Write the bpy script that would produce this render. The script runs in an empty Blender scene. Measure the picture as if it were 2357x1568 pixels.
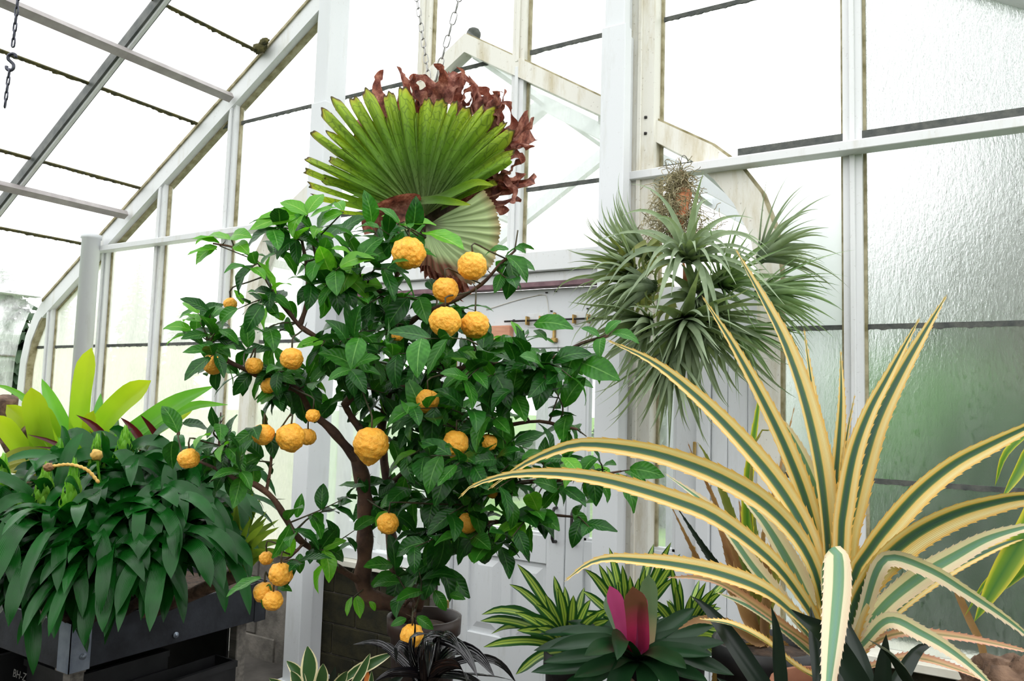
import bpy, bmesh, math, random
from mathutils import Vector, Matrix, noise
RND = random.Random(7)
SC = bpy.context.scene
COL = SC.collection
# ------------------------------------------------------------------ camera
# world: X along the gable wall (right), Y through the wall (away), Z up; camera over the origin
FPX, CX, CY = 1787.0, 1178.5, 784.0
CR = Matrix(((0.8536181, -0.01775721, -0.5205966),
             (0.52011978, 0.08371384, 0.84998083),
             (0.02848785, -0.99633161, 0.08069552)))
EYE = Vector((0, 0, 1.7))
cam_d = bpy.data.cameras.new('camera')
cam_d.sensor_width = 36.0
cam_d.lens = 36.0 * FPX / 2357.0
cam_d.clip_start = 0.02
cam_d.clip_end = 300
cam = bpy.data.objects.new('camera', cam_d)
COL.objects.link(cam)
c0, c1, c2 = CR.col[0], CR.col[1], CR.col[2]
cam.matrix_world = Matrix(((c0.x, -c1.x, -c2.x, EYE.x), (c0.y, -c1.y, -c2.y, EYE.y), (c0.z, -c1.z, -c2.z, EYE.z), (0, 0, 0, 1)))
SC.camera = cam
# ------------------------------------------------------------------ world: white overcast sky
wd = bpy.data.worlds.new('overcast_sky')
SC.world = wd
wd.use_nodes = True
bg = wd.node_tree.nodes['Background']
bg.inputs['Color'].default_value = (0.985, 0.99, 1.0, 1)
bg.inputs['Strength'].default_value = 1.0
SC.view_settings.view_transform = 'Standard'
SC.view_settings.look = 'None'
SC.view_settings.exposure = 1.40
SC.view_settings.gamma = 1.0
SC.view_settings.use_curve_mapping = False
SC.cycles.transparent_max_bounces = 24
SC.cycles.max_bounces = 10
SC.cycles.use_denoising = True


def RAY(px, py):
    return CR @ Vector((px - CX, py - CY, FPX))


def at(px, py, depth):            # point at a distance measured along the lens axis
    return EYE + RAY(px, py) * (depth / FPX)


def aty(px, py, Y):               # point on the plane y = Y
    d = RAY(px, py)
    return EYE + d * (Y / d.y)


def pxm(depth):                   # metres per photo pixel at that distance
    return depth / FPX


# ------------------------------------------------------------------ materials
def S(r, g, b):
    f = lambda c: (c / 255 / 12.92) if c <= 10 else ((c / 255 + 0.055) / 1.055) ** 2.4
    return (f(r), f(g), f(b), 1)


class NT:
    def __init__(self, name):
        self.m = bpy.data.materials.new(name)
        self.m.use_nodes = True
        self.t = self.m.node_tree
        self.t.nodes.clear()
        self.out = self.t.nodes.new('ShaderNodeOutputMaterial')

    def n(self, typ, **kw):
        nd = self.t.nodes.new('ShaderNode' + typ)
        for k, v in kw.items():
            if k.startswith('_'):
                setattr(nd, k[1:], v)
            else:
                k2 = k.replace('__', ' ')
                s = nd.inputs[int(k2[1:])] if (k2[0] == 'i' and k2[1:].isdigit()) else nd.inputs[k2]
                if isinstance(v, bpy.types.NodeSocket):
                    self.t.links.new(v, s)
                else:
                    s.default_value = v
        return nd

    def mix(self, fac, a, b, mode='MIX'):
        nd = self.t.nodes.new('ShaderNodeMix')
        nd.data_type = 'RGBA'
        nd.blend_type = mode
        for s, v in ((nd.inputs[0], fac), (nd.inputs[6], a), (nd.inputs[7], b)):
            if isinstance(v, bpy.types.NodeSocket):
                self.t.links.new(v, s)
            else:
                s.default_value = v
        return nd.outputs[2]

    def ramp(self, fac, stops, interp='LINEAR'):
        nd = self.t.nodes.new('ShaderNodeValToRGB')
        nd.color_ramp.interpolation = interp
        el = nd.color_ramp.elements
        while len(el) < len(stops):
            el.new(0.5)
        for e, (p, c) in zip(el, stops):
            e.position = p
            e.color = c if len(c) == 4 else (*c, 1)
        self.t.links.new(fac, nd.inputs[0])
        return nd.outputs[0]

    def noise(self, scale=5, detail=3, coord='Object', vec_scale=None, rough=0.55, dist=0.0):
        tc = self.n('TexCoord')
        v = tc.outputs[coord]
        if vec_scale:
            v = self.n('Mapping', Vector=v, Scale=vec_scale).outputs[0]
        return self.n('TexNoise', Vector=v, Scale=scale, Detail=detail, Roughness=rough, Distortion=dist).outputs[0]

    def bump(self, h, strength=0.3, dist=0.01):
        return self.n('Bump', Height=h, Strength=strength, Distance=dist).outputs[0]

    def math(self, op, a, b=0.0, clamp=False):
        nd = self.n('Math', _operation=op, _use_clamp=clamp, i0=a, i1=b)
        return nd.outputs[0]

    def done(self, shader):
        self.t.links.new(shader, self.out.inputs[0])
        return self.m


W1 = (1, 1, 1, 1)
K0 = (0, 0, 0, 1)


def surf(name, a, b, scale=6, rough=0.5, metal=0.0, bump=0.0, bscale=40, vs=None, lo=0.35, hi=0.65, spec=0.5, detail=4):
    t = NT(name)
    nz = t.noise(scale, detail, vec_scale=vs)
    col = t.ramp(nz, [(lo, a), (hi, b)])
    p = t.n('BsdfPrincipled', **{'Base Color': col, 'Roughness': rough, 'Metallic': metal, 'Specular IOR Level': spec})
    if bump:
        t.t.links.new(t.bump(t.noise(bscale, 4, vec_scale=vs), bump, 0.01), p.inputs['Normal'])
    return t.done(p.outputs[0])


def paint(name, base, dirt, amount=0.3, streak=True, rough=0.45):
    """white gloss paint with stains that run down it"""
    t = NT(name)
    nz = t.noise(1.0, 6, vec_scale=(9, 9, 1.6) if streak else (5, 5, 5), rough=0.7)
    f = t.ramp(nz, [(0.62 - amount * 0.35, K0), (0.80 - amount * 0.15, W1)])
    sp = t.noise(60, 3)
    f2 = t.ramp(sp, [(0.66, K0), (0.72, W1)])
    col = t.mix(f, base, dirt)
    col = t.mix(t.math('MULTIPLY', f2, amount), col, S(110, 90, 60))
    p = t.n('BsdfPrincipled', **{'Base Color': col, 'Roughness': rough})
    return t.done(p.outputs[0])


def leafmat(name, a, b, trans=0.28, rough=0.38, across=None, along=None, nscale=7, tcol=None, ridges=0.0, rcount=40, vary=0.25, spec=0.4, midrib=None, veins=0.0):
    """leaf: colour by noise, by a ramp across (u) and along (v) the blade; part of the light passes through"""
    t = NT(name)
    tc = t.n('TexCoord')
    sep = t.n('SeparateXYZ', Vector=tc.outputs['UV'])
    u, v = sep.outputs[0], sep.outputs[1]
    nz = t.noise(nscale, 3)
    col = t.ramp(nz, [(0.3, a), (0.7, b)])
    if across:
        col2 = t.ramp(u, across)
        col = t.mix(0.82, col, col2)
    if along:
        for stops in along:              # (positions, colour, factor stops)
            colr, fs = stops
            col = t.mix(t.ramp(v, [(p, (f, f, f)) for p, f in fs]), col, colr)
    if midrib:
        d = t.math('ABSOLUTE', t.math('SUBTRACT', u, 0.5))
        col = t.mix(t.ramp(d, [(0.012, (0.8, 0.8, 0.8)), (0.035, K0)]), col, midrib)
    oi = t.n('ObjectInfo')
    col = t.n('HueSaturation', Color=col, Value=t.math('ADD', t.math('MULTIPLY', oi.outputs['Random'], vary), 1 - vary / 2)).outputs[0]
    p = t.n('BsdfPrincipled', **{'Base Color': col, 'Roughness': rough, 'Specular IOR Level': spec})
    if ridges:
        w = t.math('SINE', t.math('MULTIPLY', u, rcount * 6.28))
        t.t.links.new(t.bump(w, ridges, 0.002), p.inputs['Normal'])
    elif veins:
        d = t.math('ABSOLUTE', t.math('SUBTRACT', u, 0.5))
        w = t.math('SINE', t.math('MULTIPLY', t.math('SUBTRACT', v, t.math('MULTIPLY', d, 0.45)), 52))
        t.t.links.new(t.bump(w, veins, 0.002), p.inputs['Normal'])
    tr = t.n('BsdfTranslucent', Color=t.mix(1.0, col, tcol or (1.5, 1.6, 0.7, 1), 'MULTIPLY'))
    ms = t.n('MixShader', i0=trans, i1=p.outputs[0], i2=tr.outputs[0])
    return t.done(ms.outputs[0])


def glass(name, haze=0.0, hcol=(0.92, 0.94, 0.92, 1), nscale=2.5, lo=0.35, hi=0.75, hmin=0.0, streak=(1, 1, 0.35), tint=(0.985, 0.992, 0.99, 1), fine=0.0):
    """window glass: clear, weakly mirroring; dirt and condensation scatter the daylight"""
    t = NT(name)
    tr = t.n('BsdfTransparent', Color=tint)
    gl = t.n('BsdfGlossy', Roughness=0.03, Color=(1, 1, 1, 1))
    lw = t.n('LayerWeight', Blend=0.5)
    fz = t.math('ADD', 0.03, t.math('MULTIPLY', t.math('POWER', lw.outputs['Facing'], 5.0), 0.35))
    base = t.n('MixShader', i0=fz, i1=tr.outputs[0], i2=gl.outputs[0])
    if haze <= 0:
        return t.done(base.outputs[0])
    nz = t.noise(nscale, 5, vec_scale=streak, rough=0.65)
    f = t.ramp(nz, [(lo, (hmin,) * 3), (hi, (haze,) * 3)])
    if fine:
        f = t.math('ADD', f, t.math('MULTIPLY', t.math('SUBTRACT', t.noise(70, 3, vec_scale=(1, 1, 0.35)), 0.5), fine), True)
    tl = t.n('BsdfTranslucent', Color=hcol)
    ms = t.n('MixShader', i0=f, i1=base.outputs[0], i2=tl.outputs[0])
    return t.done(ms.outputs[0])


def fogglass(name, rough=0.42, haze=0.45, speck=0.5, hcol=(0.93, 0.96, 0.94, 1), drops=0.25):
    """steamed-up pane: blurs what stands behind it, with drops and runs"""
    t = NT(name)
    nz = t.noise(1.3, 6, vec_scale=(3, 3, 0.9), rough=0.7)
    dr = t.noise(34, 4, vec_scale=(1.5, 1.5, 0.7), rough=0.7)
    rr = t.math('ADD', rough - 0.08, t.math('MULTIPLY', nz, 0.16))
    nb_ = t.bump(t.math('ADD', dr, t.noise(11, 3, vec_scale=(2.5, 2.5, 0.5))), drops, 0.02)
    rf = t.n('BsdfRefraction', Normal=nb_, Roughness=rr, IOR=1.33, Color=(0.96, 0.98, 0.97, 1))
    tl = t.n('BsdfTranslucent', Color=hcol)
    m = t.math('MULTIPLY', t.ramp(dr, [(0.50, K0), (0.64, W1)]), t.ramp(nz, [(0.45, K0), (0.62, W1)]))
    f = t.math('SUBTRACT', t.math('ADD', haze - 0.12, t.math('MULTIPLY', nz, 0.24)), t.math('MULTIPLY', m, speck), True)
    ms = t.n('MixShader', i0=f, i1=rf.outputs[0], i2=tl.outputs[0])
    return t.done(ms.outputs[0])


WHITE = S(216, 218, 218)
M = {}
M['paint'] = paint('white_gloss_paint', WHITE, S(196, 194, 184), 0.22)
M['paint_clean'] = paint('clean_white_paint', S(214, 217, 219), S(200, 202, 200), 0.1)
M['paint_old'] = paint('weathered_cream_paint', S(220, 218, 208), S(184, 172, 138), 0.42)
M['paint_grey'] = surf('grey_purlin_paint', S(150, 143, 142), S(172, 166, 164), 8, 0.5)
M['bead'] = surf('mouldy_putty', S(112, 104, 66), S(166, 158, 128), 14, 0.8, bump=0.4, lo=0.3, hi=0.6)
M['moss'] = surf('dark_lap_moss', S(58, 58, 40), S(96, 90, 48), 24, 0.95, bump=0.6)
M['lapdark'] = surf('dark_lap_metal', S(62, 66, 64), S(88, 90, 84), 24, 0.8, bump=0.3)
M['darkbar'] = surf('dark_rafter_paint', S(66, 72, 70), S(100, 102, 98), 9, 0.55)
M['glass'] = glass('clear_glass')
M['glass_haze'] = glass('hazy_glass', 0.45, hmin=0.10, nscale=1.5)
M['glass_milk'] = glass('milky_glass', 0.66, hmin=0.40, nscale=2.2, hcol=(0.96, 0.96, 0.92, 1), fine=0.25)
M['glass_cream'] = glass('cream_algae_glass', 0.72, hmin=0.48, nscale=2.0, hcol=(0.96, 0.95, 0.86, 1), fine=0.25)
M['glass_door'] = glass('door_glass', 0.22, hmin=0.03, nscale=3.0, streak=(2.0, 2.0, 0.4), fine=0.15)
M['glass_wet'] = glass('streaked_glass', 0.5, hmin=0.1, nscale=3.0, streak=(2.0, 2.0, 0.3), fine=0.3)
M['fog'] = fogglass('steamed_glass', 0.34, 0.10, 0.1)
M['fog_mid'] = fogglass('lightly_steamed_glass', 0.40, 0.20, 0.3, drops=0.4)
M['fog_soft'] = fogglass('softly_steamed_glass', 0.5, 0.45, 0.0, drops=0.02)
M['fog_drops'] = fogglass('dripping_steamed_glass', 0.28, 0.32, 0.6, (0.95, 0.96, 0.97, 1), 0.8)
M['brass'] = surf('old_brass', S(150, 118, 62), S(186, 158, 100), 30, 0.4, 0.8)
M['iron'] = surf('black_iron', S(28, 26, 26), S(48, 44, 42), 30, 0.45, 0.3)
M['chain'] = surf('grey_chain_steel', S(120, 120, 118), S(165, 165, 162), 30, 0.35, 0.8)
M['chain_dark'] = surf('dark_chain_steel', S(48, 50, 58), S(78, 80, 90), 30, 0.4, 0.6)
M['wood'] = surf('pinkish_wood', S(182, 124, 96), S(206, 152, 122), 4, 0.6, vs=(2, 12, 12))
M['concrete'] = surf('dark_concrete', S(92, 88, 82), S(128, 122, 114), 9, 0.9, bump=0.5)
M['mossy'] = surf('mossy_block', S(26, 26, 12), S(54, 50, 26), 7, 0.95, bump=0.6)
M['sill'] = surf('cream_sill_paint', S(206, 202, 186), S(224, 222, 210), 7, 0.6)
M['purple'] = surf('plum_paint', S(96, 66, 74), S(126, 94, 100), 16, 0.5)
M['zinc'] = surf('weathered_zinc', S(40, 42, 47), S(60, 63, 70), 7, 0.5, 0.45, bump=0.15)
M['zinc_light'] = surf('bare_zinc_corner', S(120, 132, 150), S(160, 170, 184), 9, 0.4, 0.6, bump=0.15)
M['soil'] = surf('peaty_soil', S(38, 28, 20), S(74, 56, 42), 30, 0.95, bump=1.0)
M['bark'] = surf('rough_bark', S(70, 52, 40), S(128, 102, 82), 22, 0.95, bump=1.0)
M['trunk'] = surf('citrus_bark', S(58, 38, 28), S(96, 68, 50), 18, 0.8, bump=0.6)
M['twig'] = surf('green_brown_twig', S(46, 44, 26), S(74, 66, 40), 20, 0.7)
M['pot'] = surf('brown_plastic_pot', S(44, 28, 22), S(58, 38, 30), 10, 0.5)
M['terracotta'] = surf('old_terracotta', S(134, 82, 58), S(160, 106, 78), 10, 0.8)
M['bench'] = surf('grey_bench_boards', S(96, 92, 86), S(130, 124, 116), 4, 0.8, vs=(1, 12, 12))
M['floor'] = surf('paved_floor', S(62, 58, 54), S(88, 83, 78), 4, 0.8, bump=0.2)
M['lawn'] = surf('lawn_grass', S(86, 132, 44), S(122, 160, 70), 3, 0.95, bump=0.6)
M['path'] = surf('tan_gravel_path', S(170, 152, 138), S(192, 176, 162), 8, 0.95)
M['blackpot'] = surf('black_plastic', S(20, 20, 22), S(34, 34, 36), 10, 0.5)


# ------------------------------------------------------------------ object helpers
def link(o, parent=None):
    COL.objects.link(o)
    if parent is not None:
        o.parent = parent
        o.matrix_parent_inverse = parent.matrix_basis.inverted()
    return o


def tag(o, label=None, cat=None, group=None, kind=None):
    for k, v in (('label', label), ('category', cat), ('group', group), ('kind', kind)):
        if v:
            o[k] = v
    return o


def empty(name, loc, label=None, cat=None, group=None, kind=None, parent=None):
    o = bpy.data.objects.new(name, None)
    o.empty_display_size = 0.05
    o.matrix_basis = Matrix.Translation(Vector(loc))
    if parent is None:
        COL.objects.link(o)
    else:
        link(o, parent)
    return tag(o, label, cat, group, kind)


def mesh(name, V, F, mat, uv=None, smooth=True, mi=None):
    me = bpy.data.meshes.new(name)
    me.from_pydata(V, [], F)
    for m_ in (mat if isinstance(mat, (list, tuple)) else [mat]):
        me.materials.append(M[m_] if isinstance(m_, str) else m_)
    if uv:
        l = me.uv_layers.new(name='UVMap')
        flat = []
        for p in me.polygons:
            for vi in p.vertices:
                flat.extend(uv[vi])
        l.data.foreach_set('uv', flat)
    if mi:
        me.polygons.foreach_set('material_index', mi)
    if smooth:
        me.polygons.foreach_set('use_smooth', [True] * len(me.polygons))
    me.update()
    return me


def obj(name, me, parent=None, mw=None):
    o = bpy.data.objects.new(name, me)
    if mw is not None:
        o.matrix_basis = mw
    return link(o, parent)


def boxvf(x0, x1, y0, y1, z0, z1, V=None, F=None):
    V = [] if V is None else V
    F = [] if F is None else F
    n = len(V)
    V += [(x, y, z) for z in (z0, z1) for y in (y0, y1) for x in (x0, x1)]
    F += [tuple(n + i for i in f) for f in ((0, 2, 3, 1), (4, 5, 7, 6), (0, 1, 5, 4), (2, 6, 7, 3), (0, 4, 6, 2), (1, 3, 7, 5))]
    return V, F


def bev(me, w):
    bm = bmesh.new()
    bm.from_mesh(me)
    bmesh.ops.bevel(bm, geom=bm.edges[:], offset=w, segments=1, affect='EDGES', clamp_overlap=True)
    bm.to_mesh(me)
    bm.free()
    return me


def box(name, x0, x1, y0, y1, z0, z1, mat, parent=None, b=0.004):
    V, F = boxvf(x0, x1, y0, y1, z0, z1)
    me = mesh(name, V, F, mat, smooth=False)
    if b:
        bev(me, b)
    return obj(name, me, parent)


def boxes(name, lst, mat, parent=None, b=0.0, mi=None):
    V, F = [], []
    for q in lst:
        boxvf(*q, V, F)
    mm = None
    if mi:
        mm = [k for k in mi for _ in range(6)]
    me = mesh(name, V, F, mat, smooth=False, mi=mm)
    if b:
        bev(me, b)
    return obj(name, me, parent)


def prism(name, pts, y0, y1, mat, parent=None, smooth=False):
    """polygon given in (x, z), drawn through y0..y1"""
    n = len(pts)
    V = [(x, y0, z) for x, z in pts] + [(x, y1, z) for x, z in pts]
    F = [tuple(range(n)), tuple(range(2 * n - 1, n - 1, -1))] + [(i, i + n, (i + 1) % n + n, (i + 1) % n) for i in range(n)]
    return obj(name, mesh(name, V, F, mat, smooth=smooth), parent)


def band(name, outer, inner, y0, y1, mat, parent=None):
    """strip between two polylines in (x, z), extruded through y0..y1"""
    n = len(outer)
    V = [(x, y, z) for y in (y0, y1) for x, z in list(outer) + list(inner)]
    F = []
    k = 2 * n
    for i in range(n - 1):
        a, b, c, d = i, i + 1, n + i + 1, n + i
        F += [(a, b, c, d), (a + k, d + k, c + k, b + k), (a, a + k, b + k, b), (d, c, c + k, d + k)]
    F += [(0, n, n + k, k), (n - 1, n - 1 + k, 2 * n - 1 + k, 2 * n - 1)]
    me = mesh(name, V, F, mat, smooth=False)
    bm = bmesh.new()
    bm.from_mesh(me)
    bmesh.ops.recalc_face_normals(bm, faces=bm.faces)
    bm.to_mesh(me)
    bm.free()
    return obj(name, me, parent)


def catmull(P, n):
    P = [Vector(p) for p in P]
    if len(P) == 2:
        return [P[0].lerp(P[1], i / n) for i in range(n + 1)]
    Q = [P[0] * 2 - P[1]] + P + [P[-1] * 2 - P[-2]]
    L = [0.0]
    for a, b in zip(P, P[1:]):
        L.append(L[-1] + max((b - a).length, 1e-6))
    out = []
    for i in range(n + 1):
        s = L[-1] * i / n
        k = 0
        while k < len(P) - 2 and s > L[k + 1]:
            k += 1
        t = (s - L[k]) / (L[k + 1] - L[k])
        a, b, c, d = Q[k], Q[k + 1], Q[k + 2], Q[k + 3]
        out.append(0.5 * ((2 * b) + (c - a) * t + (2 * a - 5 * b + 4 * c - d) * t * t + (3 * b - a - 3 * c + d) * t ** 3))
    return out


def tubevf(P, r, sides=6, V=None, F=None, cap=True):
    """tube along points P with radius r(t)"""
    V = [] if V is None else V
    F = [] if F is None else F
    n0 = len(V)
    N = len(P)
    T0 = (P[1] - P[0]).normalized()
    A = T0.orthogonal().normalized()
    for i, p in enumerate(P):
        T = (P[min(i + 1, N - 1)] - P[max(i - 1, 0)])
        T = T.normalized() if T.length > 1e-9 else T0
        A = (A - T * A.dot(T))
        A = A.normalized() if A.length > 1e-6 else T.orthogonal().normalized()
        B = T.cross(A)
        rr = r(i / (N - 1)) if callable(r) else r
        for k in range(sides):
            a = 2 * math.pi * k / sides
            V.append(tuple(p + A * (math.cos(a) * rr) + B * (math.sin(a) * rr)))
    for i in range(N - 1):
        for k in range(sides):
            k2 = (k + 1) % sides
            F.append((n0 + i * sides + k, n0 + i * sides + k2, n0 + (i + 1) * sides + k2, n0 + (i + 1) * sides + k))
    if cap:
        F.append(tuple(n0 + k for k in reversed(range(sides))))
        F.append(tuple(n0 + (N - 1) * sides + k for k in range(sides)))
    return V, F


def tube(name, P, r, mat, parent=None, sides=8, n=None):
    P = catmull(P, n) if n else [Vector(p) for p in P]
    V, F = tubevf(P, r, sides)
    return obj(name, mesh(name, V, F, mat), parent)


def lathe(name, prof, mat, parent=None, loc=(0, 0, 0), seg=28):
    V, F = [], []
    for r, z in prof:
        for k in range(seg):
            a = 2 * math.pi * k / seg
            V.append((loc[0] + r * math.cos(a), loc[1] + r * math.sin(a), loc[2] + z))
    for i in range(len(prof) - 1):
        for k in range(seg):
            k2 = (k + 1) % seg
            F.append((i * seg + k, i * seg + k2, (i + 1) * seg + k2, (i + 1) * seg + k))
    return obj(name, mesh(name, V, F, mat), parent)


# ------------------------------------------------------------------ leaf blades
def w_strap(t):          # strap that narrows to a point in the last third
    return min(1.0, 0.75 + t * 1.2) * (1 - max(0, (t - 0.55) / 0.45) ** 2.2) + 0.004


def w_par(t):            # narrow strap with parallel sides
    return (0.8 + 0.2 * min(1, t * 5)) * (1 - max(0, (t - 0.70) / 0.30) ** 2.0) + 0.004


def w_blade(t):          # long blade, widest near the base, long fine point
    return (0.85 + 0.5 * t) * (1 - t) ** 0.8 * 1.05 + 0.006 if t > 0.2 else 0.80 + 0.0 * t


def w_taper(t):          # tillandsia: broad base, then an even taper to a hair
    return (1 - t) ** 1.15 + 0.015


def w_blunt(t):          # bromeliad strap with rounded tip
    return min(1.0, 0.8 + t) * (1 - max(0, (t - 0.8) / 0.2) ** 2.5) + 0.01


def ribbon(P, width, hint, n=16, m=4, fold=0.25, prof=w_strap, teeth=0.0, V=None, F=None, UV=None, wave=0.0, twist=0.0):
    """leaf blade along the points P, upper side towards hint"""
    V = [] if V is None else V
    F = [] if F is None else F
    UV = [] if UV is None else UV
    P = catmull(P, n)
    n0 = len(V)
    Sd = None
    hint = Vector(hint)
    for i, p in enumerate(P):
        t = i / n
        T = (P[min(i + 1, n)] - P[max(i - 1, 0)])
        T = T.normalized() if T.length > 1e-9 else Vector((0, 0, 1))
        if Sd is None:
            Sd = T.cross(hint)
            Sd = Sd.normalized() if Sd.length > 1e-4 else T.orthogonal().normalized()
        else:
            Sd = Sd - T * Sd.dot(T)
            Sd = Sd.normalized() if Sd.length > 1e-6 else T.orthogonal().normalized()
        if twist:
            Sd = Matrix.Rotation(twist / n, 3, T) @ Sd
        N = Sd.cross(T)
        w = width * prof(t) * 0.5
        for k in range(m + 1):
            u = -1 + 2 * k / m
            q = p + Sd * (u * w) + N * (fold * abs(u) ** 1.4 * w)
            if wave:
                q = q + N * (wave * w * u * math.sin(t * 19 + u))
            V.append(tuple(q))
            UV.append((u * 0.5 + 0.5, t))
    for i in range(n):
        for k in range(m):
            a = n0 + i * (m + 1) + k
            F.append((a, a + 1, a + m + 2, a + m + 1))
    if teeth:
        for i in range(1, n):
            for k, sg in ((0, -1), (m, 1)):
                a = n0 + i * (m + 1) + k
                b = a + (m + 1)
                va, vb = Vector(V[a]), Vector(V[b])
                inn = Vector(V[a + (1 if k == 0 else -1)])
                out = (va - inn)
                out = out.normalized() if out.length > 1e-7 else Vector((0, 0, 1))
                c = va.lerp(vb, 0.75) + out * teeth * (1 - 0.5 * i / n)
                j = len(V)
                V += [tuple(va.lerp(vb, 0.15)), tuple(va.lerp(vb, 0.6)), tuple(c)]
                UV += [(0.02 if k == 0 else 0.98, i / n)] * 3
                F.append((j, j + 1, j + 2))
    return V, F, UV


def blade(name, P, width, hint, mat, parent, **kw):
    V, F, UV = ribbon(P, width, hint, **kw)
    return obj(name, mesh(name, V, F, mat, UV), parent)


def arc_pts(base, d0, length, droop, curl=0.0, steps=9, grav=(0, 0, -1)):
    """path that starts along d0 and bends under its own weight; curl rolls the tip back"""
    P = [Vector(base)]
    d = Vector(d0).normalized()
    g = Vector(grav)
    side = d.cross(g)
    side = side.normalized() if side.length > 1e-4 else Vector((1, 0, 0))
    st = length / steps
    for i in range(steps):
        P.append(P[-1] + d * st)
        d = (d + g * (droop / steps) * (0.5 + i / steps)).normalized()
        if curl:
            d = Matrix.Rotation(-curl / steps * (max(0, i - steps * 0.45) / steps) * 3, 3, side) @ d
    return P


def rosette(root, c, axis, n, L, W, mat, a0=10, a1=80, droop=0.8, curl=0.0, prof=w_strap, fold=0.3, seg=12, m=4, name='leaf', rnd=None, lvar=0.25, r0=0.01, phi0=0.0, span=360, teeth=0.0, wvar=0.15, inner=0.6, wave=0.0):
    rnd = rnd or RND
    c = Vector(c)
    ax = Vector(axis).normalized()
    e1 = ax.orthogonal().normalized()
    e2 = ax.cross(e1)
    mats = mat if isinstance(mat, list) else [mat]
    for i in range(n):
        s = (i + 0.5) / n
        phi = phi0 + (i * 137.508) % span if span == 360 else phi0 + span * rnd.random()
        ph = math.radians(phi + rnd.uniform(-10, 10))
        th = math.radians(a0 + (a1 - a0) * s ** 0.85 + rnd.uniform(-6, 6))
        o = e1 * math.cos(ph) + e2 * math.sin(ph)
        d = ax * math.cos(th) + o * math.sin(th)
        l = L * (inner + (1 - inner) * min(1, s * 1.8)) * rnd.uniform(1 - lvar, 1 + lvar * 0.4)
        P = arc_pts(c + o * r0, (ax * math.cos(th * 0.6) + o * math.sin(th * 0.6)), l, droop * rnd.uniform(0.7, 1.3), curl * rnd.uniform(0.5, 1.5))
        blade(name, P, W * rnd.uniform(1 - wvar, 1 + wvar), ax if th > 0.35 else (ax - o * 1.5), mats[i % len(mats)], root, n=seg, m=m, fold=fold, prof=prof, teeth=teeth, wave=wave)


def lump(name, c, r, mat, parent=None, amp=0.15, freq=4, sub=3, seed=0.0):
    """irregular solid clump"""
    bm = bmesh.new()
    bmesh.ops.create_icosphere(bm, subdivisions=sub, radius=1)
    r = (r, r, r) if not hasattr(r, '__len__') else r
    for v in bm.verts:
        d = v.co.copy()
        k = 1 + amp * noise.fractal(d * freq + Vector((seed, seed * 2, 0)), 1.0, 2.0, 3)
        v.co = Vector((d.x * r[0] * k + c[0], d.y * r[1] * k + c[1], d.z * r[2] * k + c[2]))
    me = bpy.data.meshes.new(name)
    bm.to_mesh(me)
    bm.free()
    me.materials.append(M[mat])
    me.polygons.foreach_set('use_smooth', [True] * len(me.polygons))
    return obj(name, me, parent)

# ================================================================== THE SETTING
ZF = -0.16                                 # floor level
YW = 4.0                                   # inner face of the gable glass
XE, ZE, SL = -7.646, 2.566, 0.622          # foot of the left roof slope, its height, its pitch
XC = -2.83                                 # ridge and door centre line
XR = 2 * XC - XE                           # foot of the right slope


def zroof(x):
    return ZE + SL * (x - XE) if x < XC else ZE + SL * (XR - x)


tag(box('floor', -8.1, 2.5, -3.5, 6.4, ZF - 0.12, ZF, 'floor', b=0), kind='structure')
# outside ground
g = obj('ground_lawn', mesh('ground_lawn', [(-90, -90, -0.30), (90, -90, -0.30), (90, 120, -0.30), (-90, 120, -0.30)], [(0, 1, 2, 3)], 'lawn', smooth=False))
tag(g, kind='structure')
p_in = [(-7, 7.6), (-4, 8.2), (-1.5, 8.9), (0.6, 9.9), (3, 11)]
p_out = [(-7, 9.8), (-4, 10.4), (-1.5, 11.2), (0.6, 12.4), (3, 13.6)]
me = mesh('ground_path', [(x, y, -0.27) for x, y in p_in + p_out], [(i, i + 1, i + 6, i + 5) for i in range(4)], 'path', smooth=False)
tag(obj('ground_path', me), kind='structure')

# foliage belts: far trees behind the panes, the others added unseen to block light
def treebelt(name, pts, h, seed, wide=1.6):
    V, F = [], []
    P = catmull([Vector((x, y, 0)) for x, y in pts], 90)
    for i, p in enumerate(P):
        hh = h * (0.75 + 0.5 * noise.noise(p * 0.12 + Vector((seed, 0, 0))) + 0.25 * noise.noise(p * 0.6))
        for j in range(7):
            s = j / 6
            w = wide * math.sin(math.pi * min(1, s * 0.8 + 0.2))
            q = p + Vector((noise.noise(p * 0.9 + Vector((0, 0, j))), noise.noise(p * 0.9 + Vector((7, 0, j))), 0)) * w
            V.append((q.x, q.y, -0.32 + hh * s))
        if i:
            k = 7 * (i - 1)
            F += [(k + j, k + j + 1, k + j + 8, k + j + 7) for j in range(6)]
    o = obj(name, mesh(name, V, F, M['belt']), None)
    return tag(o, kind='structure')


M['belt'] = surf('far_and_added_foliage', S(44, 58, 44), S(78, 92, 70), 0.8, 0.95)
treebelt('wall_added_light_block', [(1.75, 1.2), (1.8, -0.6), (1.4, -2.0), (-1.0, -2.3), (-4.0, -2.3), (-7.2, -2.2)], 2.9, 9, 0.35)  # unseen foliage added behind the camera to block frontal light
treebelt('wall_added_tree_ring', [(8, 9), (13, 2), (12, -8), (0, -14), (-14, -12), (-24, -3), (-27, 6)], 5.0, 3)  # unseen ring of trees, added to cut low-angle light
treebelt('wall_far_trees', [(-2.2, 17), (0.0, 13), (3.2, 11.4), (8.5, 10.2)], 8.5, 5, 0.8)
# dwarf walls of the sides behind the camera
tag(box('wall_right', 2.02, 2.2, -3.5, 4.2, ZF, 0.8, 'concrete', b=0), kind='structure')
tag(box('wall_front', -8.1, 2.2, -3.6, -3.4, ZF, 0.8, 'concrete', b=0), kind='structure')
# ---- gable wall
wall = empty('wall_back', (XC, YW, 0), kind='structure')
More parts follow.
